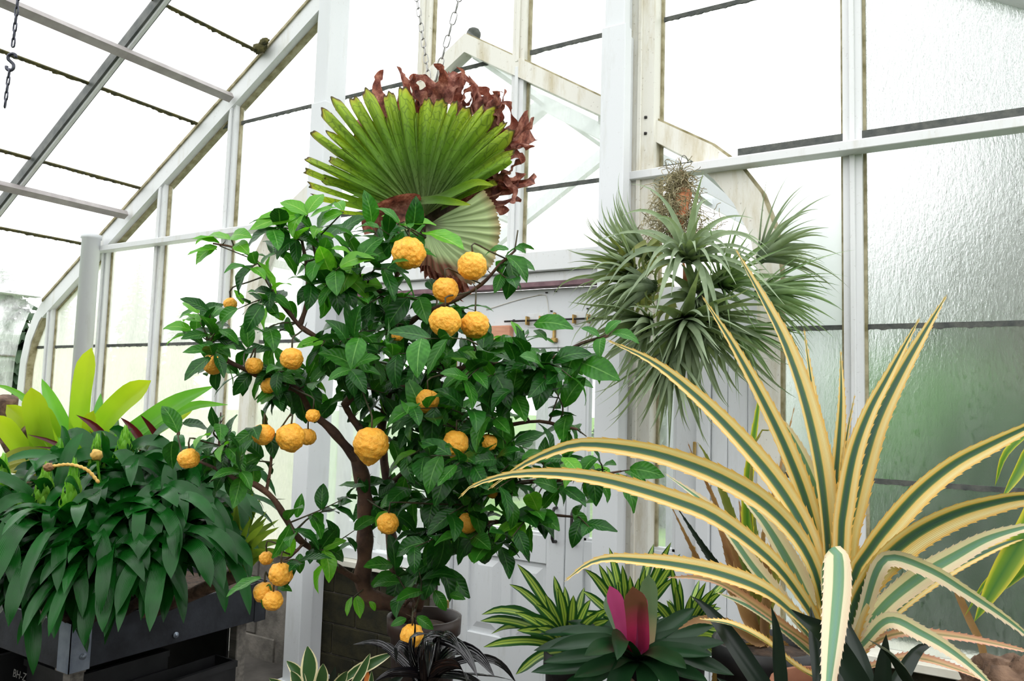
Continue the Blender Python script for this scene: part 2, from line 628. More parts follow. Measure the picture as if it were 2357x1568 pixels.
# dwarf wall of blocks, left and right of the door
ZS = 0.64


def blockwall(x0, x1, mat, y0=YW - 0.06, y1=YW + 0.14, bw=0.40, bh=0.2):
    V, F = boxvf(-bw / 2 + 0.004, bw / 2 - 0.004, y0, y1, 0.004, bh - 0.004)
    me = bev(mesh('block', V, F, mat, smooth=False), 0.006)
    rows = int(ZS / bh)
    core = box('mortar', x0, x1, y0 + 0.012, y1 - 0.012, ZF, rows * bh, 'concrete', wall, b=0)
    for r in range(-1, rows):
        off = (r % 2) * bw / 2
        nb = int((x1 - x0) / bw)
        for i in range(nb):
            xx = x0 + bw / 2 + i * bw + off
            if xx + bw / 2 > x1 + 0.02:
                continue
            obj('block', me, wall, Matrix.Translation((xx, 0, r * bh)))


blockwall(-8.1, -4.16, 'concrete')
blockwall(-4.16, -2.92, 'mossy')
blockwall(-0.86, 2.1, 'mossy')
box('sill', -8.1, -2.9, YW - 0.12, YW + 0.16, 0.60, ZS, 'sill', wall)
box('sill', -0.88, 2.1, YW - 0.16, YW + 0.16, 0.60, ZS, 'sill', wall)

# arch outline of the porch where it meets the gable (dx from centre line, z)
AO = [(0, 4.07), (0.48, 3.775), (0.96, 3.475), (1.35, 3.25), (1.62, 3.085), (1.76, 2.96), (1.87, 2.80), (1.94, 2.60), (1.965, 2.38), (1.965, 1.2), (1.965, -0.16)]
AI = [(0, 3.945), (0.47, 3.66), (0.948, 3.373), (1.30, 3.155), (1.508, 3.02), (1.63, 2.90), (1.735, 2.76), (1.82, 2.58), (1.855, 2.38), (1.86, 1.2), (1.86, -0.16)]


def arch(sc=1.0, dz=0.0, zlow=-0.16):
    o = [(XC + sg * dx * sc, max(z + dz, zlow)) for sg, lst in ((-1, list(reversed(AO))), (1, AO[1:])) for dx, z in lst]
    i = [(XC + sg * dx * sc, max(z + dz, zlow)) for sg, lst in ((-1, list(reversed(AI))), (1, AI[1:])) for dx, z in lst]
    return o, i


def zarch(x):
    d = abs(x - XC)
    for (a, za), (b, zb) in zip(AO, AO[1:]):
        if a <= d <= b and b > a:
            return za + (zb - za) * (d - a) / (b - a)
    return 0.0


o_, i_ = arch()
half = len(o_) // 2
band('arch_frame', o_[:half + 1], i_[:half + 1], YW - 0.07, YW + 0.02, 'paint_old', wall)
band('arch_frame', o_[half:], i_[half:], YW - 0.07, YW + 0.02, 'paint_old', wall)
oo = [(x, z) for x, z in o_]
band('arch_edge', [(XC + (x - XC) * 1.006, z + 0.012) for x, z in o_], [(x, z) for x, z in o_], YW - 0.045, YW + 0.02, 'bead', wall)
lump('finial', (aty(1090, 80, YW + 0.25)), (0.05, 0.05, 0.05), 'lapdark', wall, 0.1)


def mullion(x, z0, z1, w=0.075, y0=YW - 0.055, old='paint', slope=0.0):
    """glazing bar with putty beads on both sides"""
    p = prism('mullion', [(x - w / 2, z0), (x + w / 2, z0), (x + w / 2, z1 + slope * w / 2), (x - w / 2, z1 - slope * w / 2)], y0, YW + 0.03, old, wall)
    boxes('glazing_bead', [(x - w / 2 - 0.014, x - w / 2 - 0.0005, YW - 0.014, YW + 0.012, z0, z1 - 0.03), (x + w / 2 + 0.0005, x + w / 2 + 0.014, YW - 0.014, YW + 0.012, z0, z1 - 0.03)], 'bead', p)
    box('rib', x - 0.012, x + 0.012, y0 - 0.018, y0 - 0.0005, z0, z1 - 0.01, old, p, b=0.003)
    return p


XM = [-7.56, -6.72, -5.95, -5.09, -4.14, -3.18, -2.43, -1.60, -0.53, 0.55, 1.40]
for x in XM[:5]:
    mullion(x, ZS, zroof(x) - 0.06, slope=SL, w=0.085 if x > -6 else 0.075)
mullion(-3.18, zarch(-3.18) - 0.04, zroof(-3.18) - 0.06, w=0.085, old='paint_old', slope=SL)
mullion(-2.43, 2.56, zarch(-2.43) - 0.05, w=0.085, old='paint')
mullion(-2.43, zarch(-2.43) - 0.03, zroof(-2.43) - 0.06, w=0.085, old='paint_old')
mullion(-1.60, ZF, zroof(-1.60) - 0.06, w=0.16, y0=YW - 0.11, old='paint_old')
mullion(-0.53, ZS, zroof(-0.53) - 0.06, w=0.085, old='paint')
mullion(0.55, ZS, zroof(0.55) - 0.06, w=0.085)
mullion(1.40, ZS, zroof(1.40) - 0.06, w=0.085)

# transom rails
ZT = 2.955


def rail(x0, x1, z):
    r = boxes('transom_rail', [(x0, x1, YW - 0.15, YW - 0.056, z - 0.022, z + 0.022), (x0, x1, YW - 0.075, YW - 0.0565, z + 0.0225, z + 0.05)], 'paint', wall, b=0.003)
    return r


rail(-6.86, -4.20, ZT)
rail(-1.68, 2.05, ZT)
boxes('transom_bead', [(-6.68, -4.2, YW - 0.02, YW + 0.012, ZT + 0.03, ZT + 0.055)], 'bead', wall)
boxes('transom_bead', [(-1.08, 2.05, YW - 0.05, YW + 0.012, ZT + 0.052, ZT + 0.095)], 'lapdark', wall)


def lap(name, a, b, h, th, mat, parent, up=(0, 0, 1), out=(0, -1, 0), jag=0.6, n=None, seed=0.0):
    """overlap of two panes with dark moss hanging in it: ragged lower edge"""
    a, b, up, out = Vector(a), Vector(b), Vector(up).normalized(), Vector(out).normalized()
    n = n or max(8, int((b - a).length / 0.012))
    V, F = [], []
    for i in range(n + 1):
        p = a.lerp(b, i / n)
        k = abs(noise.noise(p * 26 + Vector((seed, 0, 0)))) + 0.6 * abs(noise.noise(p * 90))
        lo = p - up * h * (0.5 + jag * k)
        hi = p + up * h * 0.5
        V += [tuple(lo - out * 0.002), tuple(hi - out * 0.002), tuple(hi + out * th), tuple(lo + out * th)]
        if i:
            q = 4 * (i - 1)
            for c in range(4):
                F.append((q + c, q + (c + 1) % 4, q + 4 + (c + 1) % 4, q + 4 + c))
    return obj(name, mesh(name, V, F, mat, smooth=False), parent)


def clip(poly, fn):
    """keep the part of an (x, z) polygon where fn(x, z) > 0"""
    out = []
    for i, p in enumerate(poly):
        q = poly[(i + 1) % len(poly)]
        a, b = fn(*p), fn(*q)
        if a > 0:
            out.append(p)
        if (a > 0) != (b > 0):
            t = a / (a - b)
            out.append((p[0] + (q[0] - p[0]) * t, p[1] + (q[1] - p[1]) * t))
    return out


LAP0, LAP1, LAP2, LAP3 = 3.87, 2.11, 1.39, 4.75
LEV = [ZS, LAP2, LAP1, ZT, LAP0, LAP3, 5.7]


def pane(x0, x1, z0, z1, mat, fn=None, y=YW, th=0.005, parent=None):
    poly = [(x0, z0), (x1, z0), (x1, z1), (x0, z1)]
    poly = clip(poly, lambda x, z: zroof(x) - 0.05 - z)
    if fn:
        poly = clip(poly, fn)
    if len(poly) < 3:
        return
    prism('pane', poly, y - th / 2, y + th / 2, mat, parent or wall)


bays = [(-8.0, XM[0])] + list(zip(XM, XM[1:]))
for x0, x1 in bays:
    cx = (x0 + x1) / 2
    a, b = x0 + 0.03, x1 - 0.03
    for k in range(len(LEV) - 1):
        z0, z1 = LEV[k], LEV[k + 1]
        if -4.0 < cx < -1.7:                                   # above the porch doors only
            if z1 <= ZT:
                continue
            if k == 3:
                pane(a, b, 2.58, 3.0, 'glass_haze')
                pane(a, b, 3.0, LAP0, 'glass_haze')
            else:
                pane(a, b, z0, z1, 'glass')
            continue
        if -1.6 < cx < -0.6:                                   # right of the doors: porch side, then outside
            a2 = b
            if z1 <= ZT:
                pane(XC + 1.955, b, z0, z1, 'fog_soft' if k == 2 else 'fog')
            elif k == 3:
                pane(a + 0.05, b, z0, z1, 'glass')
            else:
                pane(a + 0.05, b, z0, z1, 'glass')
            continue
        if cx > -0.6:
            pane(a, b, z0, z1, {0: 'fog', 1: 'fog', 2: 'fog_mid', 3: 'fog_drops'}.get(k, 'fog_drops'))
            continue
        mat = {0: 'glass_cream', 1: 'glass_cream', 2: 'glass_milk'}.get(k, 'glass')
        pane(a, b, z0, z1, mat)
    # laps
    for zl, mt in ((LAP0, 'lapdark'), (LAP1, 'lapdark'), (LAP2, 'lapdark'), (LAP3, 'lapdark')):
        if -4.0 < cx < -1.7 and zl < 3.0:
            continue
        xa, xb = a, b
        if -1.6 < cx < -0.6 and zl < ZT:
            xa = XC + 1.96
        if zl > zroof(xa) - 0.08:
            xa = XE + (zl - ZE) / SL + 0.08
        if xb - xa < 0.06 or zl > min(zroof(xb), 9):
            continue
        if zl == LAP2 and cx < -4.2:
            continue
        lap('lap_strip', (xa, YW, zl), (xb, YW, zl), 0.022, 0.008, mt, wall, jag=0.45)
lap('lap_strip', (-2.39, YW, 3.0), (-1.69, YW, 3.0), 0.024, 0.008, 'lapdark', wall, jag=0.1)
lap('lap_strip', (-4.05, YW, 3.0), (-2.47, YW, 3.0), 0.024, 0.008, 'lapdark', wall, jag=0.1)
lap('lap_strip', (-1.50, YW, 3.02), (-1.22, YW, 3.02), 0.024, 0.008, 'lapdark', wall, jag=0.2)

# gable rafters (the last rafter of each roof slope lies against the gable)
nrm = Vector((-SL, 0, 1)).normalized()


def rafter(y0, y1, depth_, mat, edge, parent, x0=XE, x1=XC, mirror=False):
    pts = [(x0, ZE + SL * (x0 - XE)), (x1, ZE + SL * (x1 - XE)), (x1 - nrm.x * depth_ * 0, ZE + SL * (x1 - XE) - depth_ / nrm.z), (x0, ZE + SL * (x0 - XE) - depth_ / nrm.z)]
    if mirror:
        pts = [(2 * XC - x, z) for x, z in reversed(pts)]
    r = prism('rafter', pts, y0, y1, mat, parent)
    if edge:
        e = [(pts[3][0], pts[3][1] - 0.016), (pts[2][0], pts[2][1] - 0.016), (pts[2][0], pts[2][1] - 0.001), (pts[3][0], pts[3][1] - 0.001)] if not mirror else None
        if e:
            prism('rafter_edge', e, y1 - 0.045, y1 + 0.01, 'bead', r)
            t = [(pts[0][0], pts[0][1] - 0.03), (pts[1][0], pts[1][1] - 0.03), (pts[1][0], pts[1][1] - 0.005), (pts[0][0], pts[0][1] - 0.005)]
            prism('rafter_edge', t, y0 - 0.014, y0 - 0.001, 'bead', r)
    return r


roof = empty('ceiling', (XC, 2, zroof(XC)), kind='structure')
rafter(YW - 0.075, YW + 0.03, 0.155, 'paint', True, roof)
rafter(YW - 0.10, YW + 0.05, 0.155, 'paint', False, roof, mirror=True)
RY = [3.034, 2.07, 1.10, 0.13, -0.84]
for y in RY:
    r = rafter(y - 0.03, y + 0.03, 0.075, 'darkbar', False, roof)
    prism('rafter_edge', [(XE, ZE - 0.085), (XC, zroof(XC) - 0.085), (XC, zroof(XC) - 0.11), (XE, ZE - 0.11)], y - 0.012, y + 0.012, 'paint', r)
# purlins under the rafters, and the pane laps
for xp in (-6.36, -5.06, -3.7):
    zc = zroof(xp) - 0.13
    c = Vector((xp, 0, zc))
    e1 = Vector((1, 0, SL)).normalized() * 0.032
    e2 = nrm * 0.022
    V = [tuple(c + s1 * e1 + s2 * e2 + Vector((0, y, 0))) for y in (-0.9, YW - 0.10) for s1, s2 in ((-1, -1), (1, -1), (1, 1), (-1, 1))]
    obj('purlin', mesh('purlin', V, [(0, 1, 2, 3), (7, 6, 5, 4)] + [(i, i + 4, (i + 1) % 4 + 4, (i + 1) % 4) for i in range(4)], 'paint_grey', smooth=False), roof)
LX = [-6.885, -6.18, -5.46, -4.745, -4.03, -3.3]
ys = [YW - 0.06] + RY
for j in range(len(ys) - 1):
    ya, yb = ys[j + 1] + 0.035, ys[j] - (0.035 if j else 0.04)
    xs = [XE] + LX + [XC]
    for i in range(len(xs) - 1):
        a0, a1 = xs[i], xs[i + 1]
        mt = 'glass_wet' if i == 0 else 'glass'
        P4 = [Vector((a0, ya, zroof(a0) - 0.012)), Vector((a1, ya, zroof(a1) - 0.02)), Vector((a1, yb, zroof(a1) - 0.02)), Vector((a0, yb, zroof(a0) - 0.012))]
        V = [tuple(p) for p in P4] + [tuple(p + nrm * 0.005) for p in P4]
        obj('pane', mesh('pane', V, [(0, 1, 2, 3), (7, 6, 5, 4)] + [(k, k + 4, (k + 1) % 4 + 4, (k + 1) % 4) for k in range(4)], mt, smooth=False), roof)
        if i and j < 4:
            lap('lap_strip', (a0, ya, zroof(a0) - 0.02), (a0, yb, zroof(a0) - 0.02), 0.02, 0.010, 'moss', roof, up=(1, 0, SL), out=(SL, 0, -1), jag=0.9, seed=i * 3.1 + j)
for xx, yy, rr, sd in ((-4.71, 3.87, 0.07, 1), (-4.66, 3.86, 0.05, 2), (-5.47, 3.07, 0.03, 3), (-6.19, 3.06, 0.028, 4), (-5.46, 3.86, 0.025, 5)):
    lump('moss_clump', (xx, yy, zroof(xx) - 0.03), (rr, rr * 0.4, rr * 0.6), 'moss', roof, 0.5, 5, 3, sd)

# left side wall: curved eave, then upright glass down to a dwarf wall
side = empty('wall_left', (-8.05, 1.5, 0), kind='structure')
CV = [(XE, ZE), (-7.80, 2.42), (-7.92, 2.22), (-7.985, 1.98), (-8.0, 1.72), (-8.0, 1.2), (-8.0, ZS)]
CI = [(XE + 0.06, ZE - 0.10), (-7.705, 2.35), (-7.82, 2.16), (-7.875, 1.94), (-7.885, 1.70), (-7.885, 1.2), (-7.885, ZS)]
for y in [YW - 0.02] + RY[:3]:
    w = 0.05 if y > 3.5 else 0.03
    b_ = band('eave_rib', CV, CI, y - w, y + w, 'paint', side)
    band('rib_edge', CI, [(x + 0.012, z - 0.012) for x, z in CI], y - w * 0.8, y + w * 0.8, 'bead', b_)
for j in range(3):
    ya, yb = ys[j + 1] + 0.035, ys[j] - 0.06
    for k in range(len(CV) - 1):
        (xa, za), (xb, zb) = CV[k], CV[k + 1]
        V = [(xa, ya, za), (xa, yb, za), (xb, yb, zb), (xb, ya, zb)]
        V += [(x + 0.005, y, z - 0.003) for x, y, z in V]
        obj('pane', mesh('pane', V, [(0, 1, 2, 3), (7, 6, 5, 4)] + [(q, q + 4, (q + 1) % 4 + 4, (q + 1) % 4) for q in range(4)], 'glass_wet' if k < 4 else 'glass_cream', smooth=False), side)
    lap('lap_strip', (-7.99, ya, 2.02), (-7.99, yb, 2.02), 0.016, 0.01, 'moss', side, out=(1, 0, 0), jag=0.8)
box('dwarf_wall', -8.12, -7.92, -1.0, 3.9, ZF, ZS, 'concrete', side)
box('eave_flashing', XE - 0.10, XE + 0.03, -0.9, YW - 0.1, ZE + 0.008, ZE + 0.016, 'paint', side, b=0)

# ---- header and boarded panel above the doors
ZH = 2.41
boxes('header', [(-4.05, -1.69, YW - 0.13, YW - 0.03, 2.47, 2.585), (-4.05, -1.69, YW - 0.09, YW - 0.03, ZH, 2.469), (-4.05, -1.69, YW - 0.028, YW + 0.04, ZH, 2.585)], 'paint', wall, b=0.004)
box('header_strip', -4.05, -1.69, YW - 0.105, YW - 0.03, ZH - 0.03, ZH - 0.001, 'purple', wall, b=0.003)
box('over_door_panel', -4.05, -1.69, YW - 0.03, YW + 0.04, 2.03, ZH - 0.031, 'paint_clean', wall, b=0.003)
box('over_door_panel', -1.51, XC + 1.855, YW - 0.03, YW + 0.04, 2.03, 2.35, 'paint_clean', wall, b=0.003)
# door jambs and side boards
box('door_jamb', -2.90, -2.815, YW - 0.06, YW + 0.06, ZF, 2.03, 'paint_clean', wall)
box('door_jamb', -1.285, -1.215, YW - 0.06, YW + 0.06, ZF, 2.03, 'paint_clean', wall)
for xa, xb in ((-1.213, -1.13), (-1.128, -1.03), (-1.028, XC + 1.858)):
    box('side_board', xa, xb, YW - 0.035, YW + 0.04, ZF, 2.03, 'paint_clean', wall, b=0.006)
# sidelight left of the doors
boxes('sidelight_frame', [(-4.09, -4.02, YW - 0.05, YW + 0.04, ZS, 2.03), (-2.975, -2.902, YW - 0.05, YW + 0.04, ZS, 2.03), (-3.54, -3.48, YW - 0.05, YW + 0.04, ZS + 0.07, 2.03), (-4.019, -2.976, YW - 0.05, YW + 0.04, ZS, ZS + 0.069)], 'paint_clean', wall, b=0.005)
pane(-4.018, -3.542, ZS + 0.07, 2.03, 'glass_haze')
pane(-3.478, -2.977, ZS + 0.07, 2.03, 'glass_haze')
# glass between arch and left mullion bay
# ---- the two door leaves
def door(name, x0, x1, hx):
    d = empty(name, ((x0 + x1) / 2, YW, 0), kind='structure')
    ya, yb = YW - 0.025, YW + 0.025
    st = 0.115
    boxes('door_frame', [(x0, x0 + st, ya, yb, ZF + 0.01, 2.025), (x1 - st, x1, ya, yb, ZF + 0.01, 2.025), (x0 + st, x1 - st, ya, yb, 1.88, 2.025), (x0 + st, x1 - st, ya, yb, 0.79, 0.95), (x0 + st, x1 - st, ya, yb, ZF + 0.01, 0.33)], 'paint_clean', d, b=0.004)
    xm = (x0 + x1) / 2
    box('door_muntin', xm - 0.035, xm + 0.035, ya + 0.002, yb - 0.002, 0.33, 0.79, 'paint_clean', d, b=0.004)
    for a, b in ((x0 + st, xm - 0.035), (xm + 0.035, x1 - st)):
        V = []
        for k, (ins, yy) in enumerate(((0.0, ya + 0.02), (0.028, ya + 0.02), (0.065, ya + 0.006))):
            V += [(a + ins, yy, 0.33 + ins), (b - ins, yy, 0.33 + ins), (b - ins, yy, 0.79 - ins), (a + ins, yy, 0.79 - ins)]
        F = [(8, 9, 10, 11)] + [(4 * q + i, 4 * q + (i + 1) % 4, 4 * q + 4 + (i + 1) % 4, 4 * q + 4 + i) for q in range(2) for i in range(4)]
        obj('door_panel', mesh('door_panel', V, F, 'paint_clean', smooth=False), d)
    boxes('glazing_bead', [(x0 + st, x0 + st + 0.014, ya + 0.004, yb - 0.004, 0.95, 1.88), (x1 - st - 0.014, x1 - st, ya + 0.004, yb - 0.004, 0.95, 1.88), (x0 + st, x1 - st, ya + 0.004, yb - 0.004, 0.95, 0.964), (x0 + st, x1 - st, ya + 0.004, yb - 0.004, 1.866, 1.88)], 'paint_clean', d)
    prism('pane', [(x0 + st, 0.95), (x1 - st, 0.95), (x1 - st, 1.88), (x0 + st, 1.88)], YW - 0.003, YW + 0.003, 'glass_door', d)
    zz = 1.02
    hp = [(hx, ya, zz - 0.095), (hx, ya - 0.03, zz - 0.092), (hx, ya - 0.042, zz - 0.075), (hx, ya - 0.042, zz + 0.075), (hx, ya - 0.03, zz + 0.092), (hx, ya, zz + 0.095)]
    tube('pull_handle', hp, 0.0095, 'iron', d, 8)
    return d


dl = door('door_1', -2.81, -2.05, -2.105)
dr = door('door_2', -2.045, -1.29, -1.985)
for d, x in ((dl, -2.812), (dr, -1.288)):
    for z in (0.45, 0.95, 1.48, 1.9):
        hb = [(x - 0.008, x + 0.008, YW - 0.075, YW - 0.061, z - 0.05, z + 0.05)]
        h = boxes('hinge', hb, 'brass', d, b=0.003)
# over-door fittings: rod in brackets, hook, wooden block, screw heads
rod = tube('sliding_rod', [(-2.47, YW - 0.06, 2.19), (-1.86, YW - 0.06, 2.19)], 0.006, 'iron', None, 8)
tag(rod, 'thin black iron rod fixed across the white board above the doors', 'rod')
for x in (-2.27, -1.96):
    br = boxes('rod_bracket', [(x - 0.055, x + 0.055, YW - 0.034, YW - 0.0305, 2.15, 2.235)], 'paint', rod, b=0.001)
    box('bracket_strap', x - 0.05, x - 0.04, YW - 0.070, YW - 0.0345, 2.165, 2.215, 'brass', br, b=0.001)
    box('bracket_strap', x + 0.04, x + 0.05, YW - 0.070, YW - 0.0345, 2.165, 2.215, 'brass', br, b=0.001)
hk = boxes('door_hook', [(-2.148, -2.132, YW - 0.048, YW - 0.0305, 2.07, 2.235), (-2.155, -2.118, YW - 0.055, YW - 0.0305, 2.06, 2.085)], 'brass', None, b=0.003)
tag(hk, 'narrow rusty brass latch hanging on the board above the doors', 'latch')
wb = box('wood_block', -2.56, -2.42, YW - 0.075, YW - 0.0305, 2.075, 2.165, 'wood', None, b=0.006)
tag(wb, 'small pink-brown wooden block screwed above the double doors', 'block')
wr = tube('thin_wire', [(-2.62, YW - 0.036, 2.27), (-2.40, YW - 0.036, 2.32), (-2.23, YW - 0.036, 2.345), (-2.20, YW - 0.036, 2.33), (-2.18, YW - 0.036, 2.23), (-2.17, YW - 0.036, 2.20)], 0.0022, 'paint_old', None, 5, n=20)
tag(wr, 'thin pale wire tacked across the white board above the doors', 'wire')
for x, z in ((-2.20, 2.355), (-2.14, 2.36), (-2.165, 2.245), (-1.93, 2.25), (-2.42, 2.20)):
    lathe('screw_head', [(0.0, -0.004), (0.008, -0.003), (0.008, 0.003), (0, 0.004)], 'iron', wall, (x, YW - 0.034, z), 8)
for z in (3.28, 3.19, 2.98):
    lathe('screw_head', [(0.0, -0.008), (0.009, -0.006), (0.009, 0.006), (0, 0.008)], 'iron', wall, (-1.565, YW - 0.112, z), 8)

# ---- porch (vestibule) outside the doors
porch = empty('wall_porch', (XC, 5.2, 0), kind='structure')
for y in (5.0, 6.2):
    o2, i2 = arch(0.985, -0.03)
    band('porch_rib', o2, i2, y - 0.04, y + 0.04, 'paint_clean', porch)
for dx, z in AO[:9:2]:
    for sg in ((-1, 1) if dx else (1,)):
        x = XC + sg * dx * 0.96
        box('porch_purlin', x - 0.025, x + 0.025, YW + 0.06, 6.2, z - 0.11, z - 0.06, 'paint_clean', porch, b=0)
o3, _ = arch(0.99, -0.02)
for k in range(len(o3) - 1):
    (xa, za), (xb, zb) = o3[k], o3[k + 1]
    if abs(za - zb) > 0.8 and min(za, zb) < 0.1:
        za, zb = max(za, 0.65), max(zb, 0.65)
    for ya, yb in ((YW + 0.06, 4.96), (5.04, 6.16)):
        V = [(xa, ya, za), (xb, ya, zb), (xb, yb, zb), (xa, yb, za)]
        obj('pane', mesh('pane', V + [(x * 1.0005, y, z + 0.004) for x, y, z in V], [(0, 1, 2, 3), (7, 6, 5, 4)] + [(q, q + 4, (q + 1) % 4 + 4, (q + 1) % 4) for q in range(4)], 'glass_haze', smooth=False), porch)
for sg in (-1, 1):
    x = XC + sg * 1.93
    box('porch_dwarf_wall', x - 0.05, x + 0.05, YW + 0.16, 6.2, ZF, 0.65, 'paint_clean', porch)
# far end of the porch
YP = 6.2
boxes('porch_end_frame', [(XC - 1.86, XC + 1.86, YP - 0.04, YP + 0.04, 2.25, 2.42)] + [(x - 0.045, x + 0.045, YP - 0.035, YP + 0.035, ZF, 2.25) for x in (XC - 1.3, XC - 0.62, XC, XC + 0.62, XC + 1.3)] + [(XC - 1.86, XC + 1.86, YP - 0.03, YP + 0.03, ZF, 0.42)], 'paint_clean', porch)
xs = [XC - 1.84, XC - 1.3, XC - 0.62, XC, XC + 0.62, XC + 1.3, XC + 1.84]
for a, b in zip(xs, xs[1:]):
    prism('pane', [(a + 0.046, 0.42), (b - 0.046, 0.42), (b - 0.046, 2.25), (a + 0.046, 2.25)], YP - 0.003, YP + 0.003, 'glass_door', porch)

# ---- white iron columns inside the gable
def column(x0, y0, w, d, ztop, zcol, label):
    c = empty('support_column', (x0 + w / 2, y0 + d / 2, ZF), label, 'column')
    # cross-shaped shaft: wide front flange, narrower web
    def shaft(k, za, zb, nm):
        a, b = x0 - k, x0 + w + k
        boxes(nm, [(a, b, y0 - k, y0 + d * 0.42, za, zb), (a + w * 0.28, b - w * 0.28, y0 + d * 0.42, y0 + d, za, zb), (a, a + w * 0.22, y0 + d * 0.42, y0 + d * 0.7, za, zb)], 'paint_clean', c, b=0.004)
    shaft(0.012, ZF, zcol, 'lower_shaft')
    shaft(0.0, zcol + 0.001, ztop, 'upper_shaft')
    boxes('base_plate', [(x0 - 0.05, x0 + w + 0.05, y0 - 0.05, y0 + d + 0.03, ZF, ZF + 0.03)], 'paint_clean', c, b=0.004)
    return c


pL = aty(722, 240, 3.70)
column(pL.x, 3.70, 0.115, 0.22, zroof(pL.x + 0.05) - 0.2, pL.z, 'white column standing behind the lemon tree and the hanging fern')
pR = aty(1392, 66, 3.70)
column(pR.x, 3.70, 0.115, 0.18, zroof(pR.x) - 0.25, pR.z, 'white column in front of the double doors, left of the hanging air plants')
# round post under the foot of the gable rafter
a = aty(222, 600, 3.86)
zt = aty(222, 545, 3.86).z
lathe('post_shaft', [(0, ZF), (0.075, ZF), (0.075, zt - 0.04), (0.085, zt - 0.035), (0.085, zt), (0.0, zt)], 'paint_clean', wall, (a.x, 3.80, 0), 20)
lathe('post_foot', [(0, ZF + 0.001), (0.12, ZF + 0.001), (0.12, ZF + 0.03), (0.08, ZF + 0.04)], 'paint_clean', wall, (a.x, 3.80, 0), 20)

# ================================================================== PLANTS
ZUP = Vector((0, 0, 1))
VR, VU, VF = c0.copy(), -c1.copy(), c2.copy()      # photo right, photo up, view direction (for orienting traced leaves)


def atz(px, py, z):
    d = RAY(px, py)
    return EYE + d * ((z - EYE.z) / d.z)


def trace(pts, d0, d1):
    """photo points to a path whose distance runs evenly from d0 to d1"""
    L = [0.0]
    for a, b in zip(pts, pts[1:]):
        L.append(L[-1] + math.hypot(b[0] - a[0], b[1] - a[1]))
    return [at(p[0], p[1], d0 + (d1 - d0) * (l / L[-1])) for p, l in zip(pts, L)]


# ---------------------------------------------------------------- leaf colours
M['citrus_dark'] = leafmat('citrus_leaf_dark', S(16, 60, 14), S(32, 88, 24), 0.18, 0.34, midrib=S(80, 130, 60), veins=0.18, spec=0.26)
M['citrus_mid'] = leafmat('citrus_leaf', S(34, 92, 20), S(58, 122, 34), 0.28, 0.34, midrib=S(110, 160, 80), veins=0.18, spec=0.26)
M['citrus_new'] = leafmat('citrus_leaf_new', S(76, 146, 30), S(104, 170, 44), 0.40, 0.35, midrib=S(150, 190, 90), veins=0.18)
PY = S(234, 178, 78)
PC = S(240, 220, 160)
M['pine'] = leafmat('variegated_blade', S(70, 104, 70), S(62, 98, 84), 0.16, 0.42, nscale=9, vary=0.15, ridges=0.25, rcount=22,
                    across=[(0.0, PY), (0.10, PC), (0.27, S(238, 190, 96)), (0.33, S(104, 124, 66)), (0.38, S(62, 96, 66)), (0.5, S(52, 84, 78)), (0.60, S(62, 96, 60)), (0.64, S(96, 122, 66)), (0.68, S(238, 198, 112)), (0.86, PC), (1.0, PY)])
M['pine_pale'] = leafmat('pale_variegated_blade', S(110, 142, 110), S(96, 136, 112), 0.16, 0.42, nscale=9, vary=0.1, ridges=0.25, rcount=22,
                         across=[(0.0, S(232, 206, 180)), (0.08, S(240, 226, 190)), (0.27, S(240, 224, 184)), (0.31, S(110, 150, 104)), (0.5, S(100, 144, 124)), (0.66, S(110, 148, 100)), (0.70, S(240, 226, 190)), (1.0, S(236, 206, 176))])
M['pine_pink'] = leafmat('pink_variegated_blade', S(190, 130, 110), S(200, 160, 120), 0.16, 0.42, across=[(0.0, S(214, 150, 130)), (0.3, S(226, 190, 150)), (0.5, S(120, 130, 80)), (0.7, S(226, 190, 150)), (1.0, S(214, 150, 130))])
M['dry'] = leafmat('dry_leaf', S(132, 92, 58), S(184, 148, 104), 0.2, 0.7, ridges=0.4, rcount=14)
M['dry_green'] = leafmat('half_dry_leaf', S(96, 118, 52), S(150, 140, 74), 0.25, 0.55, ridges=0.3, rcount=14)
M['till'] = leafmat('silver_green_leaf', S(104, 124, 92), S(142, 158, 126), 0.2, 0.6, nscale=12, ridges=0.1, rcount=9, along=[(S(156, 170, 146), [(0.45, 0.0), (1.0, 0.5)]), (S(52, 76, 48), [(0.0, 0.6), (0.35, 0.0)])])
M['till_y'] = leafmat('yellow_green_tillandsia', S(120, 132, 70), S(160, 164, 100), 0.2, 0.5, along=[(S(88, 114, 74), [(0.3, 0.0), (0.8, 0.8)])])
M['till_fine'] = leafmat('fine_green_tillandsia', S(92, 122, 76), S(130, 154, 106), 0.22, 0.55, along=[(S(40, 62, 40), [(0.0, 0.6), (0.3, 0.0)])])
M['lime'] = leafmat('lime_strap_leaf', S(122, 164, 34), S(152, 184, 52), 0.42, 0.35, nscale=4, along=[(S(186, 190, 40), [(0.5, 0.0), (1.0, 0.6)])], vary=0.2)
M['limegreen'] = leafmat('green_strap_leaf', S(84, 150, 56), S(112, 170, 66), 0.40, 0.35, nscale=4, vary=0.2)
M['olive'] = leafmat('olive_strap_leaf', S(130, 130, 52), S(150, 154, 84), 0.35, 0.4, nscale=4)
M['wine'] = leafmat('wine_red_leaf', S(52, 16, 18), S(84, 26, 26), 0.22, 0.35, tcol=(1.8, 0.7, 0.5, 1))
M['guz'] = leafmat('dark_strap_leaf', S(8, 56, 12), S(22, 88, 26), 0.16, 0.24, nscale=5, ridges=0.12, rcount=12, spec=0.25, vary=0.35, tcol=(1.3, 1.8, 0.7, 1))
M['bract'] = leafmat('quilled_flower_spike', S(96, 158, 48), S(132, 186, 66), 0.3, 0.45)
